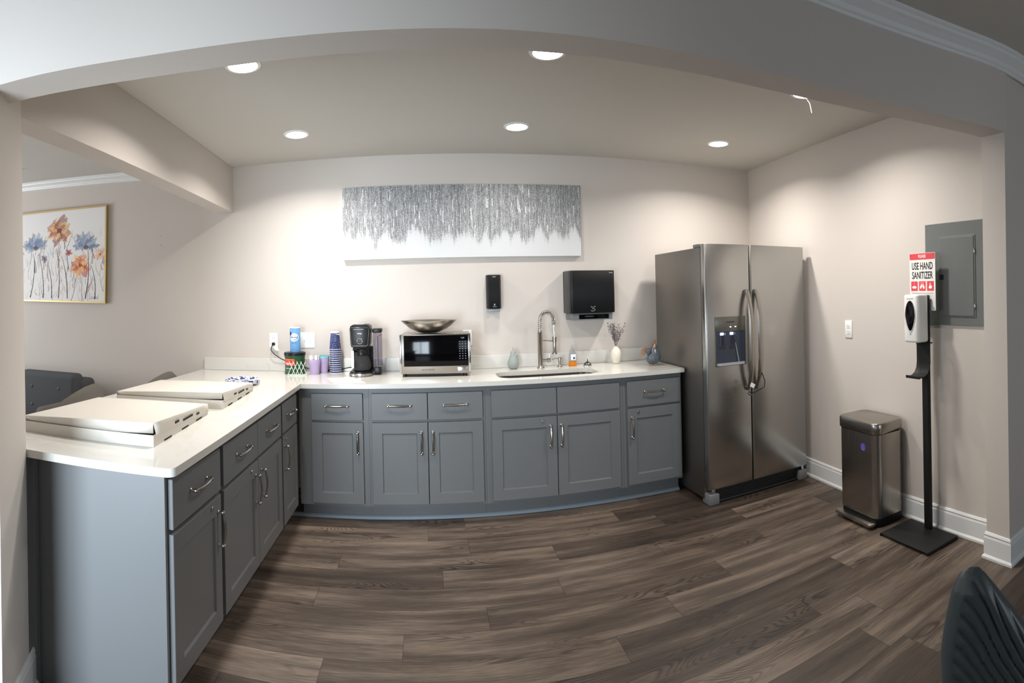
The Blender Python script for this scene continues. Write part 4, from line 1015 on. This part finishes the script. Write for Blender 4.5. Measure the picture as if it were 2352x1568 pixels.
# stack of blue-patterned plates in the corner
t0 = thing('paper_plate', 'blue and white paper plate in the low stack behind the pizza boxes', 'plate', (-1.235, 3.43, ZW), 0, 'paper plates behind the pizza boxes')
MB().lathe([(0, .0015), (.075, .0015), (.105, .010), (.118, .013), (.118, .016), (.104, .013), (.074, .005), (0, .005)], 40).build('plate_body', 'plate_print', t0)
for k in range(1, 5): copy_tree(t0).location = (-1.235, 3.43, ZW + k * .0048)

# ------------------------------------------------------------------ right side of the worktop
t = thing('ceramic_pear', 'pale grey-green ceramic pear ornament left of the faucet', 'ornament', (.637, 4.045, ZW))
mb = MB(); mb.lathe([(0, .0005), (.026, .001), (.040, .016), (.045, .038), (.042, .060), (.031, .085), (.024, .104), (.020, .122), (.012, .134), (0, .138)], 32); mb.build('pear_body', 'pear_ceramic', t, smooth=60)
MB().tube([(0, 0, .135), (-.002, 0, .150), (-.004, 0, .162)], [.003, .0025, .002], 8).build('stem', 'pear_ceramic', t)
mb = MB(); mb.ell((.022, -.012, .098), .012, .012, .022, 14, Matrix.Rotation(.5, 4, 'Y')); mb.ell((.032, -.010, .075), .010, .010, .014, 14); mb.build('leaf', 'pear_ceramic', t)
t = thing('dish_soap', 'clear soap bottle a quarter full of orange liquid', 'soap bottle', (1.100, 4.035, ZW))
MB().lathe([(0, .0005), (.030, .0005), (.033, .004), (.031, .035), (.029, .038), (0, .038)], 28, sy=.6).build('soap', 'soap_orange', t)
mb = MB(); mb.lathe([(.0325, .0385), (.032, .06), (.028, .095), (.016, .125), (.010, .134), (.0095, .134), (.015, .124), (.027, .094), (.031, .06), (.0315, .0385)], 28, sy=.6, cap=False); mb.build('bottle', 'clear_plastic', t)
MB().lathe([(0, .134), (.012, .134), (.012, .148), (.006, .152), (.005, .162), (0, .163)], 20).build('cap', 'clear_plastic', t)
lb = MB().box(-.018, .020, -.0215, -.0205, .046, .090, .0004).build('label', 'white_print', t)
mb = MB(); mb.cyl((.006, -.0225, .062), .009, .0008, 'y', 16); mb.build('label_mark', 'blue_print', lb)
t = thing('counter_bell', 'small silver counter bell with black top right of the soap', 'bell', (1.210, 4.0, ZW))
MB().lathe([(0, .0005), (.034, .0005), (.034, .005), (.030, .008), (0, .008)], 30).build('base', 'chrome', t)
MB().lathe([(.030, .0085), (.030, .012), (.024, .022), (.012, .030), (0, .032), (0, .029), (.01, .027), (.022, .018), (.027, .0085)], 30, cap=False).build('dome', 'steel_dark', t)
MB().lathe([(0, .030), (.004, .030), (.004, .040), (.0025, .042), (.0025, .052), (0, .053)], 12).build('plunger', 'black_plastic', t)
t = thing('bud_vase', 'small ivory ceramic vase right of the bell', 'vase', (1.455, 4.025, ZW))
MB().lathe([(0, .0005), (.024, .001), (.030, .010), (.039, .050), (.041, .075), (.038, .095), (.026, .115), (.017, .122), (.016, .130), (.0175, .135), (.014, .135), (.013, .124), (0, .10)], 36, cap=False).build('vase_body', 'ivory_ceramic', t, smooth=60)
t = thing('dried_sprigs', 'bunch of grey-brown dried sprigs in the ivory vase', 'dried plant', (1.455, 4.025, ZW + .125))
rs2 = random.Random(5)
for k in range(16):
    mb = MB(); a = rs2.uniform(0, 2 * PI); sp = rs2.uniform(.02, .085); h = rs2.uniform(.10, .185) * (1 - sp * 2.2) + .02
    P0 = Vector((0, 0, -.02)); P2 = Vector((sp * math.cos(a) * 1.1, sp * math.sin(a) * .5, h)); P1 = Vector((P2.x * .25, P2.y * .25, h * .55))
    pts = [P0 * (1 - s) ** 2 + P1 * 2 * s * (1 - s) + P2 * s * s for s in [i / 8 for i in range(9)]]
    mb.tube(pts, [.0013 - .0001 * i for i in range(9)], 5)
    for i in range(3, 9):
        for q_ in range(3):
            d = Vector((rs2.uniform(-1, 1), rs2.uniform(-.6, .6), rs2.uniform(.3, 1.2))).normalized() * rs2.uniform(.012, .026)
            s0 = pts[i]; mb.tube([s0, s0 + d * .5 + Vector((0, 0, .001)), s0 + d], [.0009, .0008, .0005], 4)
            for r in (.45, .65, .85, 1): mb.ell(tuple(s0 + d * r), .0019, .0019, .0024, 5)
    mb.build('sprig', 'dried_grass', t, smooth=0)
# ceramic hen (a glazed bird ornament)
t = thing('ceramic_hen', 'speckled blue-grey ceramic hen with copper tail fan by the refrigerator', 'ornament', (1.648, 3.765, ZW))
mb = MB(); mb.lathe([(0, .010), (.030, .012), (.048, .028), (.056, .050), (.054, .075), (.044, .100), (.030, .126), (.017, .150), (.006, .163), (0, .166)], 30, Matrix.Translation((.010, 0, 0)) @ Matrix.Shear('XY', 4, (.10, 0))); mb.ell((-.032, -.018, .108), .024, .022, .022, 16); mb.build('hen_body', 'hen_glaze', t, smooth=60)
mb = MB()
for k in range(9):
    a = PI * (.42 + .62 * k / 8); c_, s_ = math.cos(a), math.sin(a); P = Vector((-.030, .0, .085))
    mb.tube([P + Vector((c_ * .020, 0, s_ * .020)), P + Vector((c_ * .045, 0, s_ * .047)), P + Vector((c_ * .064, 0, s_ * .064))], [.002, .005, .0052], 8)
mb.build('tail_fan', 'hen_copper', t)
mb = MB(); mb.tube([(.018, -.012, .120), (.014, -.028, .140), (.020, -.026, .160)], [.012, .011, .007], 10); mb.build('face', 'hen_copper', t)
mb = MB(); mb.tube([(.018, -.020, .158), (.024, -.016, .172), (.030, -.014, .188)], [.006, .006, .003], 8); mb.build('comb', 'hen_red', t)
for x in (-.020, .012): 
    mb = MB()
    for d in (-.008, 0, .008): mb.tube([(x, -.030, .012), (x + d, -.044, .003)], .003, 6)
    mb.build('foot', 'hen_copper', t)
mb = MB(); mb.ell((-.044, -.030, .114), .0035, .0035, .0035, 8); mb.build('eye', 'black_gloss', t)

# ------------------------------------------------------------------ catering boxes
def pizza_box(label, loc, rz, w_, d_, lift, lift_side):
    t = thing('pizza_box', label, 'box', loc, rz, 'large white pizza boxes on the bar')
    mb = MB(); h = .045; th = .003      # tray; local x -w_..0, y 0..d_
    mb.box(-w_, 0, 0, d_, .0005, th); mb.box(-w_, 0, 0, th, th, h); mb.box(-w_, 0, d_ - th, d_, th, h); mb.box(-w_, -w_ + th, th, d_ - th, th, h); mb.box(-th, 0, th, d_ - th, th, h)
    tr = mb.build('tray', 'cardboard_white', t, smooth=0)
    for y in (.22, .52, .80): MB().box(-.0005, .0006, d_ * y - .04, d_ * y + .04, .0005, .007).build('lock_slot', 'slot_dark', tr)
    for y in (.36, .68):
        MB().lathe([(0, 0), (.010, 0), (.010, .0008), (0, .0008)], 16, Matrix.Translation((-.0002, d_ * y, h - .006)) @ Matrix.Rotation(PI / 2, 4, 'Y')).build('vent_hole', 'slot_dark', tr)
    mb = MB()       # lid: hinged at the far edge, front edge raised
    z1 = h + .004; zf = h + lift; zr = h + lift_side
    P = lambda x, y: z1 + (zf - z1) * (1 - y / d_) * (.45 + .62 * (1 + x / w_))
    n_ = 8; gv = [[mb.bm.verts.new((-w_ + w_ * i / n_, d_ * j / n_, P(-w_ + w_ * i / n_, d_ * j / n_) + .004 * math.sin(PI * i / n_))) for i in range(n_ + 1)] for j in range(n_ + 1)]
    for j in range(n_):
        for i in range(n_): mb.bm.faces.new((gv[j][i], gv[j][i + 1], gv[j + 1][i + 1], gv[j + 1][i]))
    drop = .048
    fr_ = [mb.bm.verts.new((v.co.x * (1 - .012) - .004, v.co.y + .008, h - .004 + .010 * (1 + v.co.x / w_) ** 3)) for v in gv[0]]
    for i in range(n_): mb.bm.faces.new((gv[0][i], fr_[i], fr_[i + 1], gv[0][i + 1]))
    rt = [mb.bm.verts.new((.004, gv[j][n_].co.y + (.02 if j == 0 else 0), gv[j][n_].co.z - drop * (1 - .25 * j / n_))) for j in range(n_ + 1)]
    for j in range(n_): mb.bm.faces.new((gv[j][n_], rt[j], rt[j + 1], gv[j + 1][n_]))
    lf = [mb.bm.verts.new((-w_ - .003, gv[j][0].co.y, gv[j][0].co.z - drop * .8)) for j in range(n_ + 1)]
    for j in range(n_): mb.bm.faces.new((gv[j][0], gv[j + 1][0], lf[j + 1], lf[j]))
    ld_ = mb.build('lid', 'cardboard_white', t, smooth=20)
    so = ld_.modifiers.new('thickness', 'SOLIDIFY'); so.thickness = .0022; so.offset = 0
    for y, L_ in ((.36, .022), (.56, .06), (.76, .018)):
        yc = d_ * y; zc = P(0, yc) - drop * .55
        MB().box(.0032, .0058, yc - L_, yc + L_, zc - .0035, zc + .0045).build('lock_slot', 'slot_dark', ld_)
    return t
pizza_box('white pizza box nearest the front end of the bar, lid ajar', (-1.020, 1.812, ZW), .085, .62, .655, .043, .043)
pizza_box('white pizza box farther back on the bar beside the plates', (-1.046, 2.592, ZW), .065, .62, .60, .036, .036)

# ------------------------------------------------------------------ left room seating
t = thing('sofa', 'dark grey tufted sofa against the left room wall', 'sofa', (-2.85, 4.05, 0))
mb = MB(); mb.box(-1.45, 0, -.25, -.02, .14, .80, .05, 4); mb.build('back_frame', 'sofa_fabric', t, smooth=60)
for k, x in enumerate((-1.40, -.70)):
    mb = MB(); mb.box(x, x + .68, -.33, -.17, .42, .852 - k * 0, .05, 4); bc = mb.build('back_cushion', 'sofa_fabric', t, smooth=60)
    for bx in (.18, .5):
        for bz in (.56, .72): MB().ell((x + bx, -.331, bz), .014, .008, .014, 10).build('tuft_button', 'sofa_piping', bc)
mb = MB(); mb.box(-1.45, 0, -.85, -.25, .14, .43, .04, 4); mb.build('seat_base', 'sofa_fabric', t, smooth=60)
for x in (-1.43, .0):
    mb = MB(); mb.box(x, x + .11, -.88, -.05, .14, .665, .04, 4); mb.build('armrest', 'sofa_piping', t, smooth=60)
for x in (-1.38, .05):
    for y in (-.82, -.1): MB().cyl((x, y, .0), .02, .14, 'z', 12).build('leg', 'black_matte', t)
def armchair(label, loc, rz):
    t = thing('armchair', label, 'armchair', loc, rz)
    mb = MB(); n_ = 14; prev = None        # barrel shell: back high, arms lower
    for i in range(n_ + 1):
        a = PI * i / n_; x, y = .33 * math.cos(a), .30 * math.sin(a); hgt = .67 + .25 * math.sin(a) ** 1.3
        nx, ny = math.cos(a), math.sin(a)
        ring = [mb.bm.verts.new(p) for p in ((x, y, .25), (x + nx * .06, y + ny * .06, .25), (x + nx * .07, y + ny * .07, hgt - .03), (x + nx * .035, y + ny * .035, hgt), (x - nx * .005, y - ny * .005, hgt - .03))]
        if prev:
            for k in range(5): mb.bm.faces.new((prev[k], prev[(k + 1) % 5], ring[(k + 1) % 5], ring[k]))
        else: mb.bm.faces.new(ring)
        prev = ring
    mb.bm.faces.new(list(reversed(prev))); mb.build('shell', 'sofa_piping', t, smooth=60)
    MB().prism(rrect(-.31, .31, -.30, .27, .12), .30, .43, bev=.03, seg=3).build('seat_cushion', 'sofa_fabric', t, smooth=60)
    for x in (-.24, .24):
        for y in (-.22, .2): MB().cyl((x, y, 0), .016, .31, 'z', 12).build('leg', 'black_matte', t)
    return t
armchair('dark grey armchair in the far corner behind the bar, right of the sofa', (-2.30, 3.74, 0), -PI / 2)
armchair('dark grey armchair in front of the sofa, half hidden by the nearer pizza box', (-2.46, 2.92, 0), -PI / 2 + .1)
t = thing('sprinkler_head', 'small metal sprinkler head on the left room ceiling', 'sprinkler', (-3.33, 3.53, zl(-3.33)))
MB().lathe([(.03, -.001), (.028, -.006), (.01, -.008), (.006, -.03), (.014, -.032), (.014, -.035), (0, -.035)], 16, cap=False).build('sprinkler_body', 'nickel', t)

# ------------------------------------------------------------------ black channel-back chair at the lower right
t = thing('leather_chair', 'black leather chair with channel-stitched back, cut off at lower right', 'chair', (1.15, .58, 0), 0)
def chair_back():
    mb = MB(); NU, NV = 110, 130
    C0 = Vector((.888, .560, 0)) - Vector((1.15, .58, 0))
    ex = Vector((.52, -.854, 0)); nrm = Vector((-.854, -.52, 0))
    LZ = [(0, -.001), (.0015, -.013), (.005, -.022), (.011, -.030), (.046, -.047), (.089, -.058), (.13, -.066), (.172, -.072), (.22, -.071), (.30, -.062), (.38, -.035), (.42, .0)]
    RZ = [(0, .001), (.0015, .009), (.006, .014), (.012, .019), (.031, .034), (.064, .059), (.101, .086), (.17, .135), (.26, .19), (.36, .22), (.42, .20)]
    F, K = [], []
    for j in range(NV + 1):
        d = .42 * (j / NV) ** 1.25; l_ = interp(LZ, d) * .5 + .25 * (interp(LZ, max(0, d - .006)) + interp(LZ, min(.42, d + .006))); r_ = interp(RZ, d) * .5 + .25 * (interp(RZ, max(0, d - .008)) + interp(RZ, min(.42, d + .008)))
        fr_, kr_ = [], []
        th = .042 * min(1, d / .04) ** .5
        for i in range(NU + 1):
            u = (1 - math.cos(PI * i / NU)) / 2; x = l_ + (r_ - l_) * u; wdt = max(r_ - l_, 1e-4)
            ed = min(u, 1 - u) * wdt                      # distance to the nearest rim
            rnd = math.sqrt(max(0, 1 - (1 - min(1, ed / .028)) ** 2))
            crv = -.9 * (x - .02) ** 2                    # the whole back wraps away
            dep = 0; s_ = x - l_ - .026
            if s_ > 0:
                q_ = min(s_, .06); g_ = -d + .5 * s_ + 9 * q_ * q_ + 18 * q_ * (s_ - q_)
                ph = (g_ + 2) / .0300; f_ = ph - math.floor(ph)
                dep = (.009 * (math.sin(PI * f_) ** .55) - .007) * min(1, s_ / .012) * min(1, ed / .02)
            P = C0 + ex * x + Vector((0, 0, .897 - d))
            fr_.append(mb.bm.verts.new(P + nrm * (th * rnd * .6 + crv + dep)))
            kr_.append(mb.bm.verts.new(P + nrm * (-th * rnd * .6 + crv)))
        F.append(fr_); K.append(kr_)
    for j in range(NV):
        for i in range(NU):
            mb.bm.faces.new((F[j][i], F[j][i + 1], F[j + 1][i + 1], F[j + 1][i])); mb.bm.faces.new((K[j][i], K[j + 1][i], K[j + 1][i + 1], K[j][i + 1]))
    bmesh.ops.remove_doubles(mb.bm, verts=mb.bm.verts, dist=.0002)
    return mb
chair_back().build('backrest', 'leather', t, smooth=75)
MB().prism(rrect(-.22, .22, -.24, .20, .12), .40, .48, bev=.03, seg=3).build('seat', 'leather', t, smooth=60)
MB().cyl((0, 0, .03), .028, .37, 'z').build('post', 'black_matte', t)
MB().lathe([(0, .0005), (.20, .0005), (.20, .008), (.05, .026), (0, .03)], 40).build('base', 'black_matte', t)
